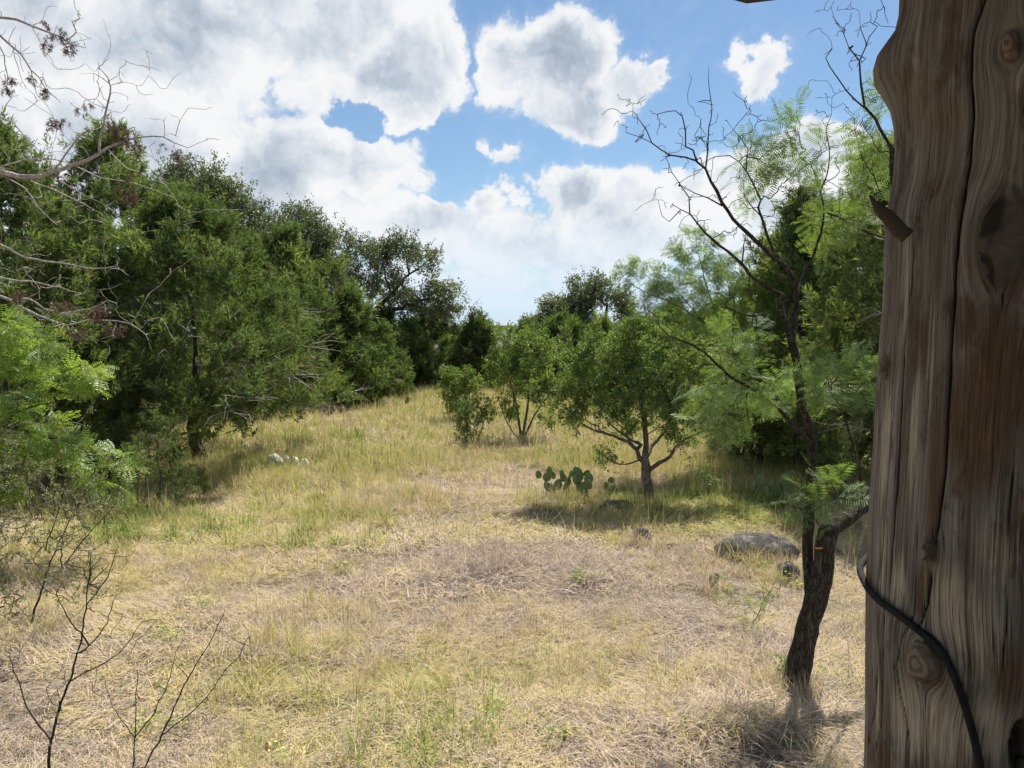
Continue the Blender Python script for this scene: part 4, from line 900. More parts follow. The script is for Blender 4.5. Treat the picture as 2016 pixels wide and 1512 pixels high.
allp = np.concatenate([np.array(x[0]) for x in DT[1:]]); inview = allp[allp[:, 0] > -5.6]
tg = inview[r.integers(0, len(inview), 420)] + r.normal(0, 1, (420, 3)) * np.array([.26, .18, .18]) + np.array([.06, 0, 0])
pl.grow(tg, 0.08, 0.16, -0.05).finish(0.0024)
part('trunk', pl.wood(0.3), DEADW, root)
dl = [(85, 45, 10, 8), (90, 82, 12, 22), (118, 68, 14, 10), (138, 92, 14, 12), (15, 165, 14, 18), (66, 152, 10, 16), (85, 180, 12, 12), (110, 240, 26, 14), (222, 255, 14, 26), (245, 262, 18, 24), (272, 290, 14, 14), (320, 285, 10, 8), (346, 300, 10, 14), (160, 215, 10, 18), (176, 200, 8, 10), (190, 615, 30, 14), (120, 600, 30, 14), (230, 645, 28, 14), (40, 575, 22, 12), (250, 370, 20, 40), (150, 650, 30, 12)]
ps = in_lobes(r, lobes(dl, D), 330, 0.0)
part('withered_leaves', sprays(r, J_SPR, ps, np.array([0.25, 0, -1.0]) + r.normal(0, 0.45, (330, 3)), 0.085 * r.uniform(.6, 1.3, 330), 0.8 + r.normal(0, .2, 330), roll=2), DEADL, root, stuff=True)

# ---- grey twiggy bush low at the left edge
def twiggy(label, b, seed, h, w, stems, n_ends, n_spr, size, mat, bark, spr=S_SPR, name='shrub', cat='shrub', tip=0.0022, group=None, r0=0.012, tone0=.5):
    r = np.random.default_rng(seed); root = thing(name, label, cat, b, group); pl = Plant(seed, 0.05)
    for k in range(stems):
        a = r.uniform(0, 2 * PI); e = b + np.array([math.cos(a) * w * .4, math.sin(a) * w * .4, h * r.uniform(.6, 1)])
        pl.limb([b, b + (e - b) * .4 + np.array([0, 0, .08 * h]), e], r0, .003, 0.005)
    t = r.uniform(0.2, 1.05, n_ends); a = r.uniform(0, 2 * PI, n_ends); q = w * .5 * np.sqrt(r.uniform(0, 1, n_ends)) * (0.5 + 0.6 * t)
    pl.grow(np.stack([b[0] + np.cos(a) * q, b[1] + np.sin(a) * q, b[2] + t * h], -1), 0.12, 0.2, 0.1).finish(tip)
    part('stems', pl.wood(0.2), bark, root)
    pos, d = pl.spots(n_spr, 0.006, 0.01, 0.4)
    part('leaves', sprays(r, spr, pos, d + r.normal(0, .7, (n_spr, 3)), size * r.uniform(.6, 1.3, n_spr), tone0 + r.normal(0, .2, n_spr), roll=2), mat, root, stuff=True)
    return root
c = G(52, 1235)
twiggy('grey twiggy bush with tiny leaves low at the left edge', base_of(c), 441, 1.5, 1.9, 14, 420, 1700, 0.05, GREYL, B_TWIG, tip=.003)
c = G(-60, 1130)
twiggy('pale tangled thorn bush below the lime green tree, left edge', base_of(c), 442, 1.6, 2.2, 12, 330, 1500, 0.06, GREYL, B_GREY, tip=.0032)
c = G(1475, 1240)
twiggy('wispy green thorn sprout left of the mesquite trunk', base_of(c), 443, 0.5, 0.62, 5, 55, 130, 0.05, MES, B_TWIG, M_SPR, 'seedling', 'seedling', 0.0016, None, .006, .7)
c = G(1549, 1345)
twiggy('small round-leaved sprout at the foot of the mesquite trunk', base_of(c), 444, 0.22, 0.16, 4, 24, 90, 0.045, PER, B_TWIG, S_SPR, 'seedling', 'seedling', 0.0016, None, .004, .75)

# ---- two bare saplings close by
def sapling(label, limbs, D, seed, nt):
    b = base_of(P(limbs[0][0][0][0], limbs[0][0][0][1], D)); r = np.random.default_rng(seed); root = thing('bare_sapling', label, 'sapling', b); pl = Plant(seed, 0.035)
    for k, (pts, r0, r1) in enumerate(limbs):
        q = [P(p[0], p[1], D + (p[2] if len(p) > 2 else 0)) for p in pts]
        if k == 0: q = [b] + q
        pl.limb(q, r0 * 0.95, r1 * 1.1, 0.003)
    A = np.array(pl.pos); nt = nt * 2; tg = A[r.integers(5, len(A), nt)] + r.normal(0, 0.075, (nt, 3))
    pl.grow(tg, 0.02, 0.2, 0.1).finish(0.0017)
    part('stem', pl.wood(0.2), B_TWIG, root)
    k = r.integers(8, len(pl.A), 46); pos = pl.A[k] + r.normal(0, .02, (46, 3))
    part('leaves', sprays(r, M_SPR, pos, r.normal(0, 1, (46, 3)), 0.035 * r.uniform(.6, 1.3, 46), np.full(46, .6), roll=2), MES, root, stuff=True)
sapling('bare dark thorny sapling nearest the bottom left corner, the tallest', [
    ([(96, 1512), (98, 1470), (104, 1445), (112, 1410), (125, 1370), (140, 1335, .05), (148, 1300, .05), (158, 1270, .1), (162, 1235, .1), (168, 1200, .1), (172, 1170, .1), (177, 1130, .1), (178, 1095, .1)], .0105, .003),
    ([(98, 1455), (70, 1420), (52, 1390), (38, 1345), (22, 1310), (20, 1285)], .0065, .0025), ([(170, 1190), (195, 1160), (212, 1135), (220, 1110), (230, 1075)], .006, .002), ([(158, 1285), (185, 1262), (205, 1235), (220, 1200), (228, 1175)], .006, .002), ([(140, 1340), (175, 1320), (215, 1300), (245, 1275), (278, 1225)], .006, .002), ([(160, 1245), (140, 1225), (124, 1200), (112, 1170)], .005, .002), ([(112, 1405), (118, 1375), (110, 1350)], .004, .002), ([(175, 1150), (178, 1125), (176, 1105)], .004, .002), ([(177, 1150), (200, 1125), (215, 1115)], .004, .002)], 4.25, 451, 60)
sapling('bare slim sapling with two stems right of the tallest sapling', [
    ([(262, 1512), (264, 1480), (266, 1452), (267, 1420), (268, 1380), (270, 1345), (272, 1315)], .007, .002), ([(268, 1448), (295, 1415), (315, 1380), (330, 1345), (340, 1310), (345, 1280)], .005, .002), ([(285, 1512), (300, 1480), (318, 1450), (335, 1415), (350, 1380), (365, 1345), (385, 1310), (410, 1270), (430, 1230), (443, 1200)], .008, .002), ([(318, 1448), (355, 1420), (395, 1385), (415, 1360), (445, 1320), (470, 1290), (490, 1250)], .005, .002), ([(264, 1450), (240, 1420), (222, 1390), (210, 1350)], .004, .0015), ([(372, 1335), (360, 1320), (348, 1308)], .003, .0015)], 4.35, 452, 45)

# ------------------------------------------------------------------ prickly pears
m_pad, t, out = material('cactus_pad')
tcn = t.new('ShaderNodeTexCoord'); vo = t.new('ShaderNodeTexVoronoi'); vo.inputs['Scale'].default_value = 7.0; t.put(vo.inputs['Vector'], tcn.outputs['Object'])
c = t.ramp(t.noise(tcn.outputs['Object'], 3.0, 4, 0.6), [(0.3, (0.075, 0.125, 0.045)), (0.7, (0.16, 0.215, 0.080))])
c = t.mix(t.rng(vo.outputs[0], 0.14, 0.07), c, (0.30, 0.24, 0.13, 1))
principled(t, out, c, 0.55, t.rng(vo.outputs[0], 0.2, 0.05), 0.4, 0.02, 0.4)
def pad_mesh(seed):
    # an obovate flattened pad standing on its narrow end, unit height
    r = np.random.default_rng(seed); nu, nv = 12, 8; V = []
    for j in range(nv + 1):
        t_ = j / nv; w = 0.40 * math.sin(PI * min(1, 0.04 + 0.96 * t_ ** 0.80)) ** 0.62 + (0.05 if j < nv else 0)
        if j == nv: w = 0.02
        for i in range(nu):
            a = 2 * PI * i / nu; V.append((math.cos(a) * w * (1 + r.normal(0, .012)), math.sin(a) * (0.085 * math.sin(PI * (0.1 + 0.85 * t_)) + 0.012), t_ + 0.03 * math.sin(3 * t_ + seed)))
    F = [(j * nu + i, j * nu + (i + 1) % nu, (j + 1) * nu + (i + 1) % nu, (j + 1) * nu + i) for j in range(nv) for i in range(nu)]
    F += [(nv * nu, nv * nu + k, nv * nu + k + 1, nv * nu + k + 2) for k in range(1, nu - 2, 2)]
    return mesh_of('pad', V, F, m_pad, smooth=True)
PADS = [pad_mesh(k) for k in range(3)]
def cactus(label, bpx, bpy_, pads, seed, group='prickly pear clumps in the grass'):
    b = base_of(G(bpx, bpy_)); D = b[1]; r = np.random.default_rng(seed)
    root = thing('prickly_pear', label, 'cactus', b, group)
    for k, (px, py, rx, ry) in enumerate(pads):
        dd = r.normal(0, 0.10); c_ = P(px, py + ry, D + dd); h = 2 * ry / FPX * D * 1.18
        o = link('pad', PADS[k % 3], root); o.location = c_ - b
        o.scale = (max(0.75, rx / ry) * h, h, h); o.rotation_euler = (r.normal(0, 0.18), r.normal(0, 0.28), r.normal(0, 0.5))
    return root
cactus('prickly pear clump with round pads, leftmost of the row by the forked-trunk tree', 1082, 985, [(1061, 935, 6, 7), (1074, 939, 8, 9), (1081, 927, 9, 9), (1089, 937, 5, 6), (1095, 955, 8, 11), (1084, 957, 7, 10), (1078, 960, 6, 9), (1088, 970, 8, 9)], 501)
cactus('withered small prickly pear in the middle of the row by the forked-trunk tree', 1114, 984, [(1110, 941, 7, 8), (1122, 933, 7, 8), (1107, 932, 5, 6), (1112, 955, 8, 10), (1118, 948, 6, 8), (1114, 970, 8, 10)], 502)
cactus('tallest prickly pear clump, with a long upright pad, beside the forked-trunk tree', 1147, 988, [(1142, 934, 9, 14), (1157, 942, 9, 10), (1153, 931, 7, 8), (1132, 944, 7, 9), (1147, 962, 9, 12), (1160, 955, 8, 9), (1137, 928, 5, 7), (1140, 956, 8, 11), (1152, 974, 9, 10)], 503)
cactus('low scattered prickly pear pads left of the forked trunk', 1212, 985, [(1200, 945, 6, 6), (1195, 956, 6, 7), (1230, 965, 5, 8), (1206, 964, 6, 7), (1215, 967, 6, 7), (1198, 970, 6, 8), (1262, 967, 6, 6), (1246, 970, 5, 6)], 504)
cactus('prickly pear in the grass behind the boulder, left of the mesquite', 1515, 992, [(1493, 948, 10, 13), (1544, 946, 11, 14), (1519, 956, 9, 10), (1545, 966, 9, 11), (1532, 954, 8, 11), (1483, 960, 8, 10), (1505, 968, 8, 10), (1528, 972, 9, 10)], 505)
cactus('grey-green prickly pear beside the trunk of the wide juniper', 396, 884, [(409, 855, 7, 9), (423, 856, 7, 6), (398, 860, 6, 8), (390, 855, 5, 7), (385, 864, 6, 8), (404, 870, 7, 8)], 506)
cactus('tiny far prickly pear at the back of the sunny grass', 803, 800, [(798, 789, 5, 6), (806, 786, 5, 5), (803, 794, 5, 6)], 507)

# ---- hedgehog cactus: two short spiny columns
m_sp, t, out = material('spiny_cactus'); tcn = t.new('ShaderNodeTexCoord')
c = t.ramp(t.noise(t.vec('MULTIPLY', tcn.outputs['Object'], (1, 1, 0.4)), 90, 4, .7), [(0.3, (0.16, 0.13, 0.06)), (0.55, (0.40, 0.32, 0.19)), (0.75, (0.62, 0.54, 0.36))]); principled(t, out, c, 0.8, t.noise(tcn.outputs['Object'], 160, 2, .6), 0.8, 0.01)
b = base_of(G(1404, 1158)); root = thing('hedgehog_cactus', 'pair of short straw-coloured spiny cactus columns standing in the straw', 'cactus', b)
for k, (px, top, w) in enumerate(((1402, 1128, 5.5), (1410, 1124, 5.0))):
    dd = 0.06 * k; p0 = P(px, 1158 - 6 * k, b[1] + dd); hh = (1158 - 6 * k - top) / FPX * b[1]; r0 = w / FPX * b[1]
    nz, na = 12, 24; th = np.linspace(0, 2 * PI, na, endpoint=False); V = []
    for j in range(nz + 1):
        t_ = j / nz; rr_ = r0 * (0.82 + 0.25 * math.sin(PI * t_ * .8)) * math.sqrt(max(0.0, 1 - max(0, (t_ - 0.72) / 0.28) ** 2)) + 0.0005
        for i in range(na): q = rr_ * (1 + 0.13 * (i % 2)); V.append(p0 - b + np.array([math.cos(th[i]) * q, math.sin(th[i]) * q, hh * t_]))
    F = [(j * na + i, j * na + (i + 1) % na, (j + 1) * na + (i + 1) % na, (j + 1) * na + i) for j in range(nz) for i in range(na)]
    st = link('stem', mesh_of('stem', V, F, m_sp), root)
    g = Geo(); r = np.random.default_rng(510 + k)
    for s_ in range(150):
        a = r.uniform(0, 2 * PI); z = hh * r.uniform(0.05, .98); p = p0 - b + np.array([math.cos(a) * r0 * .95, math.sin(a) * r0 * .95, z]); d = np.array([math.cos(a), math.sin(a), r.normal(.2, .6)]); d /= np.linalg.norm(d); sd = unit(np.cross(d, r.normal(size=3))) * .0008
        g.add([p - sd, p + sd, p + d * .014 + sd * .2, p + d * .014 - sd * .2], [(0, 1, 2, 3)])
    o = link('spines', g.mesh('spines', m_sp), st); o['kind'] = 'stuff'

# ------------------------------------------------------------------ rocks
def rock_mat(name, dark, light, lichen):
    m, t, out = material(name); tcn = t.new('ShaderNodeTexCoord'); v = tcn.outputs['Object']
    n = t.noise(v, 6, 7, 0.65); f = t.noise(v, 40, 4, .7)
    c = t.ramp(n, [(0.3, dark), (0.6, light)]); c = t.mix(t.rng(t.noise(v, 11, 5, .6), 0.52, 0.62, 0, .75), c, lichen + (1,)); c = t.mix(t.rng(f, 0.55, 0.8, 0, .5), c, tuple(x * .4 for x in dark) + (1,))
    principled(t, out, c, 0.92, t.math('ADD', n, t.math('MULTIPLY', f, 0.4)), 0.8, 0.03, 0.15); return m
R_GREY = rock_mat('limestone_weathered', (0.045, 0.042, 0.038), (0.135, 0.125, 0.11), (0.23, 0.215, 0.185))
R_WHITE = rock_mat('limestone_pale', (0.50, 0.47, 0.41), (0.78, 0.75, 0.68), (0.62, 0.58, 0.50))
R_RED = rock_mat('rock_rusty', (0.09, 0.035, 0.025), (0.26, 0.13, 0.09), (0.42, 0.37, 0.32))
def rock(name, label, px, py, hw, hh, seed, mat, depth=0.8, yaw=0.0, sink=0.3, cat='rock', group=None, proud=0.0):
    b = base_of(G(px, py + hh, proud)); D = b[1]; sx = hw / FPX * D; sz = (2 * hh / FPX * D + proud) / (2 - 2 * sink) * 1.0
    nu, nv = 40, 22; th = np.linspace(0, 2 * PI, nu, endpoint=False); ph = np.linspace(0.04, PI - 0.04, nv); T, Ph = np.meshgrid(th, ph)
    d = np.stack([np.cos(T) * np.sin(Ph), np.sin(T) * np.sin(Ph), np.cos(Ph)], -1)
    q = 0.80 + 0.10 * (fbm(d * 14 + seed, 2, seed + 5) - 0.5) + 0.55 * (fbm(d * 1.5 + seed, 3, seed) - 0.5) + 0.22 * (fbm(d * 5 + seed, 3, seed + 3) - 0.5)
    q = np.minimum(q, 0.62 + 0.35 * fbm(d * 2.3 + seed * 2, 2, seed + 8)) * 1.15        # flattened facets
    V = d * q[..., None] * np.array([sx * 1.1, sx * depth, sz * 1.25])
    V[..., 2] += sz * (1 - 2 * sink)
    F = [(j * nu + i, j * nu + (i + 1) % nu, (j + 1) * nu + (i + 1) % nu, (j + 1) * nu + i) for j in range(nv - 1) for i in range(nu)]
    o = link(name, mesh_of(name, V.reshape(-1, 3), F, mat, smooth=True), None, b + np.array([0, 0.0, 0.02])); o.rotation_euler[2] = yaw
    return tag(o, label, cat, group)
rock('boulder', 'big grey limestone boulder half buried left of the mesquite', 1490, 1070, 92, 22, 601, R_GREY, 0.5, 0.1)
rock('boulder', 'smaller pale grey boulder right in front of the big one', 1553, 1118, 26, 20, 602, R_GREY, 0.8)
rock('rock', 'largest white rock lying in the sunny grass at the left', 541, 901, 20, 7, 603, R_WHITE, 0.8, proud=0.13, sink=.45)
rock('rock', 'middle white rock, between the largest and the round one', 562, 900, 10, 6, 604, R_WHITE, proud=0.12, sink=.45)
rock('rock', 'round white rock at the right end of the white rocks', 579, 903, 12, 7, 605, R_WHITE, proud=0.13, sink=.45)
rock('rock', 'flat sliver of white rock beyond the round white one', 599, 906, 11, 4, 606, R_WHITE, proud=0.12, sink=.45)
rock('rock', 'rusty red rock lying alone in the straw left of centre', 614, 1050, 13, 8, 607, R_RED)
rock('rock', 'flat grey stone touching the rusty red rock', 594, 1050, 12, 7, 608, R_GREY)
rock('rock', 'speckled stone in the shade right of the forked trunk', 1378, 1011, 17, 9, 609, R_GREY)
rock('rock', 'dark hollow rock in the straw below the forked-trunk tree', 1264, 1052, 20, 13, 610, R_GREY)
rock('rock', 'flat slab of stone in the straw, right of the dark hollow rock', 1322, 1072, 24, 6, 611, R_GREY, 0.5)
rock('rock', 'long low stone ledge in the shade between prickly pears and forked trunk', 1215, 997, 36, 8, 612, R_GREY, 0.6)
rock('rock', 'dark red-brown lump beside the tallest prickly pear', 1181, 975, 12, 9, 613, R_RED)
rock('rock', 'small brown stone in the straw left of the prickly pear row', 1022, 968, 9, 5, 614, R_RED)

# ------------------------------------------------------------------ the wooden post
PY, PR_ = 0.95, 0.145
OUT = [(-60, 1775), (-25, 1768), (0, 1752), (25, 1737), (55, 1730), (85, 1731), (110, 1743), (150, 1758), (190, 1764), (240, 1766), (330, 1760), (390, 1748), (440, 1744), (520, 1742), (600, 1738), (660, 1733), (720, 1729), (780, 1725), (900, 1719), (1000, 1713), (1100, 1709), (1200, 1706), (1300, 1704), (1400, 1702), (1512, 1700), (1640, 1696)]
zz, xx = [], []
for (py, px) in OUT:
    u = ray(px, py); ue = u[0] / u[1]; zz.append(CAM_H + u[2] / u[1] * 0.88); xx.append(ue * PY + PR_ * math.sqrt(1 + ue * ue))
zz = np.array(zz[::-1]); xx = np.array(xx[::-1])
flat = xx.copy(); top_ = zz > float(np.interp(0.5, [0, 1], [zz[-8], zz[-9]])); flat[top_] = xx[~top_][-1]      # axis without the burl at the top
def post_x(z): return np.interp(z, zz, flat)
def burl(z): return np.interp(z, zz, flat - xx)
def on_post(px, py):                      # bearing round the post and height of the point seen at a pixel
    d = ray(px, py); z = CAM_H + d[2] / d[1] * 0.84
    for _ in range(6):
        xc = float(post_x(z)); o = np.array([-xc, -PY]); dd = d[:2]
        A, B, C = dd @ dd, o @ dd, o @ o - PR_ ** 2; q = B * B - A * C; t_ = (-B - math.sqrt(max(q, 0))) / A; z = CAM_H + d[2] * t_
    p = d[:2] * t_; return math.atan2(p[1] - PY, p[0] - xc), z
PHI0 = math.atan2(-PY, -0.6)
nd, ns = 230, 40
phi = np.concatenate([np.linspace(PHI0 - 1.75, PHI0 + 1.75, nd), np.linspace(PHI0 + 1.75, PHI0 + 2 * PI - 1.75, ns + 2)[1:-1]]); na = len(phi)
z0p, z1p = 0.95, 3.34
zs = np.concatenate([np.linspace(z0p, 2.0, 60)[:-1], np.linspace(2.0, 3.08, 340), np.linspace(3.08, z1p, 20)[1:]]); nzp = len(zs)
PHI, ZZ = np.meshgrid(phi, zs)
S = PR_ * (PHI - PHI0)                     # distance round the post, from the side facing the viewer
KN = []                                    # knots: s, z, half width, half height
for (px, py, kw, kh) in [(1750, 722, 13, 27), (1836, 1083, 11, 26), (1822, 1300, 36, 50), (1972, 478, 52, 112), (1992, 95, 22, 36), (2012, 1480, 20, 60)]:
    a, z = on_post(px, py); sc = 0.83 / FPX; KN.append((PR_ * ((a - PHI0 + PI) % (2 * PI) - PI), z, kw * sc / 1.0, kh * sc))
grain = S.copy(); knot = np.zeros_like(S); disp = np.zeros_like(S)
for k, (ks, kz, kw, kh) in enumerate(KN):
    ds = S - ks; dz = (ZZ - kz) * (kw / kh); r2 = ds ** 2 + dz ** 2; a2 = (kw * (0.75 if k == 3 else 1.05)) ** 2
    grain -= np.where(r2 > a2, ds * a2 / np.maximum(r2, 1e-9), ds) * np.exp(-((ZZ - kz) / (kh * 3.2)) ** 2)
    rr_ = np.sqrt(r2) / kw; knot = np.maximum(knot, np.clip(1.25 - rr_, 0, 1))
    if k in (0, 1, 2, 4): disp += 0.006 * np.exp(-(rr_ / 1.5) ** 2) - 0.004 * np.exp(-((rr_ - 1.12) / 0.14) ** 2)
    if k == 3: disp += 0.004 * np.exp(-(rr_ / 1.1) ** 2) - 0.005 * np.exp(-((rr_ - 1.05) / 0.10) ** 2)
    if k == 5: disp -= 0.045 * np.clip(1.1 - rr_, 0, 1) ** 0.5
CR = [  # drying cracks: pixels, width, depth
    ([(1945, -40), (1937, 0), (1917, 60), (1911, 100), (1910, 150), (1914, 200), (1909, 290), (1896, 390), (1887, 440), (1880, 520), (1872, 680), (1866, 800), (1858, 940), (1849, 1010), (1844, 1050), (1843, 1075)], 0.0018, 0.020),
    ([(1836, 1112), (1832, 1150), (1826, 1190), (1814, 1228), (1790, 1256)], 0.0014, 0.012), ([(1800, 480), (1795, 540), (1788, 620), (1780, 690), (1777, 760), (1772, 860), (1766, 960), (1758, 1060), (1750, 1170)], 0.0016, 0.010),
    ([(1740, 1010), (1733, 1150), (1728, 1280), (1722, 1400), (1705, 1490)], 0.0020, 0.012), ([(1748, 1010), (1742, 1150), (1738, 1300), (1734, 1420), (1722, 1490)], 0.0014, 0.010), ([(1805, 1020), (1800, 1120), (1798, 1210), (1775, 1260), (1764, 1310), (1772, 1370), (1785, 1420), (1790, 1480)], 0.0013, 0.008), ([(1752, 752), (1754, 830), (1758, 900)], 0.0010, 0.006),
    ([(1990, 540), (1975, 580), (1968, 620), (1962, 680)], 0.0012, 0.008), ([(1965, 440), (1950, 480), (1944, 510)], 0.0012, 0.006), ([(1982, 1140), (1981, 1240), (1974, 1290), (1973, 1350)], 0.0012, 0.008), ([(2000, 900), (1990, 980), (1985, 1060)], 0.0014, 0.008), ([(1825, 10), (1818, 120), (1806, 260), (1798, 380), (1792, 480)], 0.0010, 0.005), ([(1880, 60), (1872, 240), (1862, 420), (1850, 600)], 0.0008, 0.004)]
crack = np.zeros_like(S)
for pts, w, dep in CR:
    q = [on_post(*p) for p in pts]; cs = np.array([PR_ * ((a - PHI0 + PI) % (2 * PI) - PI) for a, _ in q]); cz = np.array([z for _, z in q]); o = np.argsort(cz); cs, cz = cs[o], cz[o]
    s_at = np.interp(ZZ, cz, cs) + 0.0012 * (fbm(np.stack([ZZ * 40, 0 * ZZ + dep * 999, 0 * ZZ], -1), 2, 4) - 0.5); ends = np.clip((ZZ - cz[0]) / 0.03 + 0.3, 0, 1) * np.clip((cz[-1] - ZZ) / 0.03 + 0.3, 0, 1)
    gss = np.exp(-((S - s_at) / w) ** 2) * ends; disp -= dep * gss * 0.5; crack = np.maximum(crack, gss * min(1, dep / 0.010))
fib = fbm(np.stack([grain * 160, ZZ * 5, 0 * ZZ], -1), 4, 31) - 0.5; fib2 = fbm(np.stack([grain * 45, ZZ * 2.2, 0 * ZZ + 3], -1), 3, 33) - 0.5
disp += 0.0034 * fib + 0.0036 * fib2 + 0.012 * (fbm(np.stack([np.cos(PHI) * 2, np.sin(PHI) * 2, ZZ * 1.5], -1), 2, 41) - 0.5) * np.clip(np.abs(S) * 4, 0, 1) * 0.5
Rr = PR_ + disp + burl(ZZ) * np.exp(-((S + 0.212) / 0.060) ** 2) * 1.05
XC = post_x(ZZ)
PV = np.stack([XC + np.cos(PHI) * Rr, PY + np.sin(PHI) * Rr, ZZ], -1).reshape(-1, 3)
i_ = np.arange(nzp - 1)[:, None] * na; j_ = np.arange(na)[None, :]; j2 = (j_ + 1) % na
PF = np.stack([i_ + j_, i_ + j2, i_ + na + j2, i_ + na + j_], -1).reshape(-1, 4)
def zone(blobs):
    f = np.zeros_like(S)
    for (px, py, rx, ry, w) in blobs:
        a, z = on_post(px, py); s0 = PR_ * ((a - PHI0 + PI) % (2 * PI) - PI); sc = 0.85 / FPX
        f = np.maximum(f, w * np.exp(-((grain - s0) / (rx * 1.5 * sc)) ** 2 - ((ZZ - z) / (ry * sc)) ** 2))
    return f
# bared wood, with sky light painted in as extra paleness low down; brown-stained wood
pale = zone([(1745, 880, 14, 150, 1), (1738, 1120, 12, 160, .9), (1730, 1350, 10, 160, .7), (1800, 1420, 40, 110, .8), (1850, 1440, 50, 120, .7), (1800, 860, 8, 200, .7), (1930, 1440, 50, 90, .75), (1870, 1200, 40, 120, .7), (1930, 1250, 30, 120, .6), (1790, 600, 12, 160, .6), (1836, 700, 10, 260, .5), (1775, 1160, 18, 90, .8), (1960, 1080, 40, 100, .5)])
brown = zone([(1930, 820, 60, 200, 1), (1840, 950, 14, 260, .8), (1990, 760, 30, 140, 1), (1820, 1160, 14, 80, 1), (1975, 1330, 24, 110, .9), (1885, 1120, 30, 130, .5), (1905, 640, 30, 120, .7)])
m_post, t, out = material('weathered_cedar')
gr = t.attr('grain'); kn = t.attr('knot'); cr = t.attr('crack'); zc = t.new('ShaderNodeSeparateXYZ'); t.put(zc.inputs[0], t.new('ShaderNodeNewGeometry').outputs['Position'])
cv = t.new('ShaderNodeCombineXYZ'); t.put(cv.inputs[0], gr); t.put(cv.inputs[2], zc.outputs[2]); v = cv.outputs[0]
streak = t.noise(t.vec('MULTIPLY', v, (230, 1, 5.5)), 1.0, 6, 0.68); band = t.noise(t.vec('MULTIPLY', v, (34, 1, 1.6)), 1.0, 4, 0.6); fleck = t.noise(t.vec('MULTIPLY', v, (420, 1, 22)), 1.0, 3, .6); blot = t.noise(t.vec('MULTIPLY', v, (16, 1, 7)), 1.0, 5, 0.65)
c = t.ramp(t.math('ADD', t.math('MULTIPLY', streak, 0.55), t.math('MULTIPLY', band, 0.45)), [(0.30, (0.050, 0.038, 0.028)), (0.43, (0.145, 0.112, 0.082)), (0.52, (0.25, 0.212, 0.17)), (0.60, (0.38, 0.335, 0.275)), (0.72, (0.54, 0.475, 0.375))])
c = t.mix(t.rng(blot, 0.50, 0.60, 0, 0.80), c, t.ramp(streak, [(0.3, (0.045, 0.028, 0.018)), (0.55, (0.130, 0.082, 0.048)), (0.75, (0.27, 0.20, 0.13))]))
c = t.mix(t.rng(fleck, 0.58, 0.72, 0, 0.55), c, (0.10, 0.07, 0.045, 1))
c = t.mix(t.rng(t.noise(v, 5.0, 3, .5), 0.56, 0.66, 0, 0.55), c, (0.19, 0.09, 0.035, 1))
c = t.mix(t.math('MULTIPLY', t.rng(t.math('MULTIPLY_ADD', t.math('SUBTRACT', streak, 0.5), 1.6, t.attr('brown')), 0.35, 0.8), 0.85), c, t.ramp(fleck, [(0.3, (0.055, 0.028, 0.014)), (0.55, (0.14, 0.075, 0.034)), (0.75, (0.26, 0.14, 0.055))]))
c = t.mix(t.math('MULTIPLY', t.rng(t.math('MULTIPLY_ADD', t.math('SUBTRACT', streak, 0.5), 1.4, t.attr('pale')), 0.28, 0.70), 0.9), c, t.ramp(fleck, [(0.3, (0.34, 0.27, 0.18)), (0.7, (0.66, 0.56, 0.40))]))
c = t.mix(t.rng(kn, 0.15, 0.55, 0, 0.75), c, t.ramp(t.noise(t.new('ShaderNodeNewGeometry').outputs['Position'], 60, 5, .7), [(0.3, (0.022, 0.016, 0.012)), (0.55, (0.075, 0.055, 0.040)), (0.75, (0.17, 0.13, 0.09))]))
hair = t.noise(t.vec('MULTIPLY', v, (310, 1, 2.2)), 1.0, 2, 0.5)
c = t.mix(t.rng(t.math('ABSOLUTE', t.math('SUBTRACT', hair, 0.5)), 0.014, 0.004, 0, 0.85), c, (0.02, 0.015, 0.011, 1))
c = t.mix(t.rng(cr, 0.15, 0.7), c, (0.012, 0.009, 0.007, 1))  # crack dirt and the groove's shade, both painted in near black
principled(t, out, c, 0.82, t.math('ADD', streak, t.math('MULTIPLY', fleck, 0.6)), 0.6, 0.004, 0.2)
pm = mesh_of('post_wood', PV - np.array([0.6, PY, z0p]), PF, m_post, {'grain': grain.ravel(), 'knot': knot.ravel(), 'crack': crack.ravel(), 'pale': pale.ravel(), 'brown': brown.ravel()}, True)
post = thing('wooden_post', 'thick weathered cedar log post with knots and a long drying crack', 'post', (0.6, PY, z0p))
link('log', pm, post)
m_kn, t, out = material('knot_wood'); tcn = t.new('ShaderNodeTexCoord'); wv = t.new('ShaderNodeTexWave'); wv.wave_type = 'RINGS'; wv.rings_direction = 'Y'; wv.inputs['Scale'].default_value = 40; wv.inputs['Distortion'].default_value = 9.0; wv.inputs['Detail'].default_value = 4; t.put(wv.inputs['Vector'], tcn.outputs['Object'])
c = t.mix(t.noise(tcn.outputs['Object'], 70, 4, .6), t.ramp(wv.outputs[0], [(0.2, (0.12, 0.08, 0.05)), (0.8, (0.32, 0.25, 0.17))]), (0.20, 0.15, 0.10, 1)); principled(t, out, c, 0.85, wv.outputs[0], 0.3, 0.003)
def post_frame(s, z):
    a = PHI0 + s / PR_; n = np.array([math.cos(a), math.sin(a), 0]); return np.array([float(post_x(z)) + n[0] * PR_, PY + n[1] * PR_, z]), n
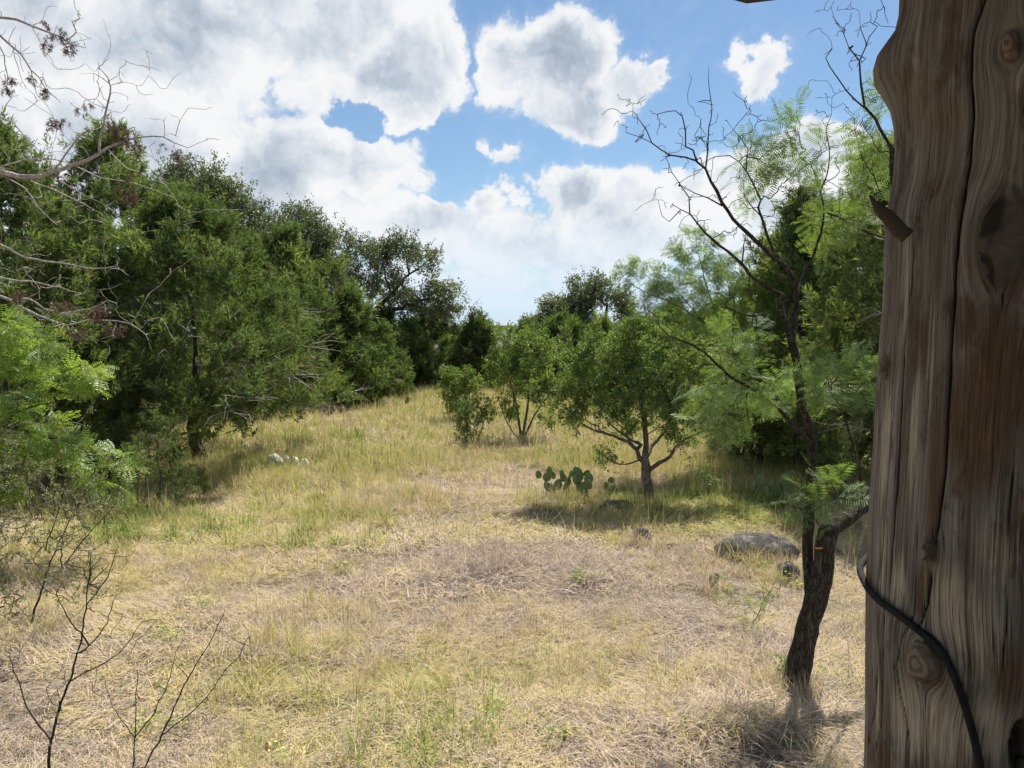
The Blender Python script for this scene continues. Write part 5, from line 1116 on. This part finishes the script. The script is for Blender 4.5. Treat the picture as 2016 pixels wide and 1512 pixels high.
def knot_disc(name, k, rise, sx=1.0, sz=1.0, flat=0.5, tilt=0.0):
    ks, kz, kw, kh = KN[k]; c_, n = post_frame(ks, kz); tx = np.array([-n[1], n[0], 0]); nr, nt = 7, 28; V = []
    for i in range(nr + 1):
        q = i / nr
        for j in range(nt):
            a = 2 * PI * j / nt; w = 1 + 0.10 * math.sin(3 * a + k) + 0.05 * math.sin(7 * a)
            V.append((math.cos(a) * kw * sx * q * w, -(rise * (1 - q ** 6) + 0.003 - 0.010 * (q > 0.99) + tilt * math.sin(a) * q * rise), math.sin(a) * kh * sz * q * w))
    F = [(i * nt + j, (i + 1) * nt + j, (i + 1) * nt + (j + 1) % nt, i * nt + (j + 1) % nt) for i in range(nr) for j in range(nt)]
    o = link(name, mesh_of(name, V, F, m_kn, smooth=True), post, c_ - np.array([0.6, PY, z0p])); o.rotation_euler[2] = math.atan2(n[1], n[0]) + PI / 2
    return o
knot_disc('knot', 0, 0.009, 1.0, 1.0); knot_disc('knot', 2, 0.015, 1.0, 0.92, tilt=-0.3)['label'] = 'large round sawn knot under the cable'
knot_disc('knot', 1, 0.018, 0.70, 0.80); knot_disc('knot', 4, 0.024, 0.6, 0.8)
m_stub, t, out = material('stub_wood'); principled(t, out, t.ramp(t.noise(None, 30, 4, .6), [(0.3, (0.05, 0.035, 0.025)), (0.7, (0.15, 0.11, 0.075))]), 0.85)
g = Geo(); tp = P(1712, 384, 0.90); bs = P(1752, 432, 0.90); pts, rad = smooth_path([bs + np.array([.02, .0, -.02]), bs, (bs + tp) / 2 + np.array([-.001, 0, -.002]), tp], [.010, .009, .0065, .0012], 0.004); V, F = tube(pts, rad, 10); c_ = np.repeat(pts, 10, 0); V = c_ + (V - c_) * (1 + 0.7 * (fbm(V * 140, 2, 5) - .5))[:, None] * np.array([1, .5, 1]); g.add(V, F)
part('branch_stub', g, m_stub, post)
# ---- black cable wound over the post
m_cab, t, out = material('black_cable'); principled(t, out, t.ramp(t.noise(None, 40, 3, .6), [(0.3, (0.014, 0.013, 0.012)), (0.7, (0.040, 0.036, 0.032))]), 0.8, spec=0.15)
cp = []
for (px, py) in [(1716, 1150), (1740, 1180), (1770, 1203), (1800, 1226), (1830, 1250), (1852, 1270), (1876, 1312), (1896, 1365), (1914, 1425), (1926, 1480), (1934, 1530), (1938, 1600)]:
    a, z = on_post(px, py); cp.append((a, z))
a0, zc0 = cp[0]; pre = [(a0 - 1.5, zc0 + 0.02), (a0 - 0.9, zc0 + 0.015), (a0 - 0.35, zc0 + 0.010)]
pts = [np.array([float(post_x(z)) + math.cos(a) * (PR_ + ex), PY + math.sin(a) * (PR_ + ex), z]) for (a, z), ex in zip(pre + cp, [.007, .009, .009] + [0.0075] * len(cp))]
e = pts[-1]; pts += [e + np.array([0.0, -.01, -.12]), e + np.array([.01, -.01, -.4]), e + np.array([.02, 0.02, -1.0])]
pp, rr_ = smooth_path(pts, [0.0045] * len(pts), 0.008); V, F = tube(pp, rr_, 12)
tag(link('cable', mesh_of('cable', V - np.array([.6, PY, z0p]), F, m_cab, smooth=True), None, (.6, PY, z0p)), 'black cable wound diagonally across the wooden post', 'cable')

# ------------------------------------------------------------------ the shelter the post belongs to: eight-sided roof and deck
m_roof, t, out = material('dark_roof_boards'); tcn = t.new('ShaderNodeTexCoord'); principled(t, out, t.ramp(t.noise(t.vec('MULTIPLY', tcn.outputs['Object'], (2, 30, 2)), 1.0, 5, .6), [(0.3, (0.035, 0.024, 0.018)), (0.7, (0.13, 0.095, 0.07))]), 0.85)
C0 = P(1470, 19, 1.62); zr = C0[2]; cen = np.array([C0[0] + 0.19, C0[1] - 1.98]); Rv = math.hypot(*(C0[:2] - cen)); a0 = math.atan2(C0[1] - cen[1], C0[0] - cen[0])
apex = np.array([cen[0], cen[1], zr + 0.75]); ring = [np.array([cen[0] + Rv * math.cos(a0 + k * PI / 4), cen[1] + Rv * math.sin(a0 + k * PI / 4), zr]) for k in range(8)]
roof = thing('shelter_roof', 'dark corner of the shelter roof at the top edge, left of the post', 'roof', (cen[0], cen[1], zr)); ro = np.array([cen[0], cen[1], zr])
for k in range(8):
    a_, b_ = ring[k], ring[(k + 1) % 8]; nb = 9
    for j in range(nb):                    # roof boards, lapped
        t0, t1 = j / nb, (j + 1.12) / nb; t1 = min(t1, 0.985); lift = 0.012 + 0.003 * (j % 2)
        q = [a_ + (apex - a_) * t0, b_ + (apex - b_) * t0, b_ + (apex - b_) * t1, a_ + (apex - a_) * t1]; q = np.array(q) + np.array([0, 0, lift - 0.006 * 0]); V = np.concatenate([q, q + np.array([0, 0, 0.022])]) - ro
        link('board', mesh_of('board', V, [(3, 2, 1, 0), (4, 5, 6, 7), (0, 1, 5, 4), (1, 2, 6, 5), (2, 3, 7, 6), (3, 0, 4, 7)], m_roof), roof)
    f0, f1 = a_ * 0.985 + np.array([cen[0], cen[1], zr]) * 0.015, b_ * 0.985 + np.array([cen[0], cen[1], zr]) * 0.015
    q = np.array([f0, f1, f1 + (np.array([cen[0], cen[1], zr]) - f1) * 0.03, f0 + (np.array([cen[0], cen[1], zr]) - f0) * 0.03]); V = np.concatenate([q + np.array([0, 0, 0.008]), q + np.array([0, 0, .014])]) - ro
    V[:4, 2] -= 0.0; link('fascia', mesh_of('fascia', V, [(3, 2, 1, 0), (4, 5, 6, 7), (0, 1, 5, 4), (1, 2, 6, 5), (2, 3, 7, 6), (3, 0, 4, 7)], m_roof), roof)
V = []
for zt in (0.87, 0.95): V += [(cen[0] + Rv * .9 * math.cos(a0 + k * PI / 4), cen[1] + Rv * .9 * math.sin(a0 + k * PI / 4) - .02, zt) for k in range(8)]
dk = bpy.data.meshes.new('deck'); dk.from_pydata(V, [], [tuple(range(7, -1, -1)), tuple(range(8, 16))] + [(k, (k + 1) % 8, 8 + (k + 1) % 8, 8 + k) for k in range(8)]); dk.materials.append(m_roof)
link('deck', dk, kind='structure', label='plank deck of the shelter under the viewer')
# unseen board walls, added behind the viewer to darken the post
wall = thing('shade_wall', 'unseen low board wall added behind the viewer to shade the post', 'wall', (cen[0], cen[1], 0.95)); wo_ = np.array([cen[0], cen[1], 0.95])
for k in range(3, 6):
    a_, b_ = ring[k].copy(), ring[(k + 1) % 8].copy(); cz = np.array([cen[0], cen[1], 0]); 
    a_ = cz + (a_ - cz) * 0.88; b_ = cz + (b_ - cz) * 0.88; nb = 9; inw = unit(cz[:2] - (a_[:2] + b_[:2]) / 2)
    for j in range(nb):
        p, q = a_ + (b_ - a_) * (j + 0.01) / nb, a_ + (b_ - a_) * (j + 0.99) / nb; off = np.array([inw[0], inw[1], 0]) * 0.022
        lo, hi = 0.95, 2.45; V = np.array([[p[0], p[1], lo], [q[0], q[1], lo], [q[0], q[1], hi], [p[0], p[1], hi]]); V = np.concatenate([V, V + off]) - wo_
        link('board', mesh_of('board', V, [(3, 2, 1, 0), (4, 5, 6, 7), (0, 1, 5, 4), (1, 2, 6, 5), (2, 3, 7, 6), (3, 0, 4, 7)], m_roof), wall)
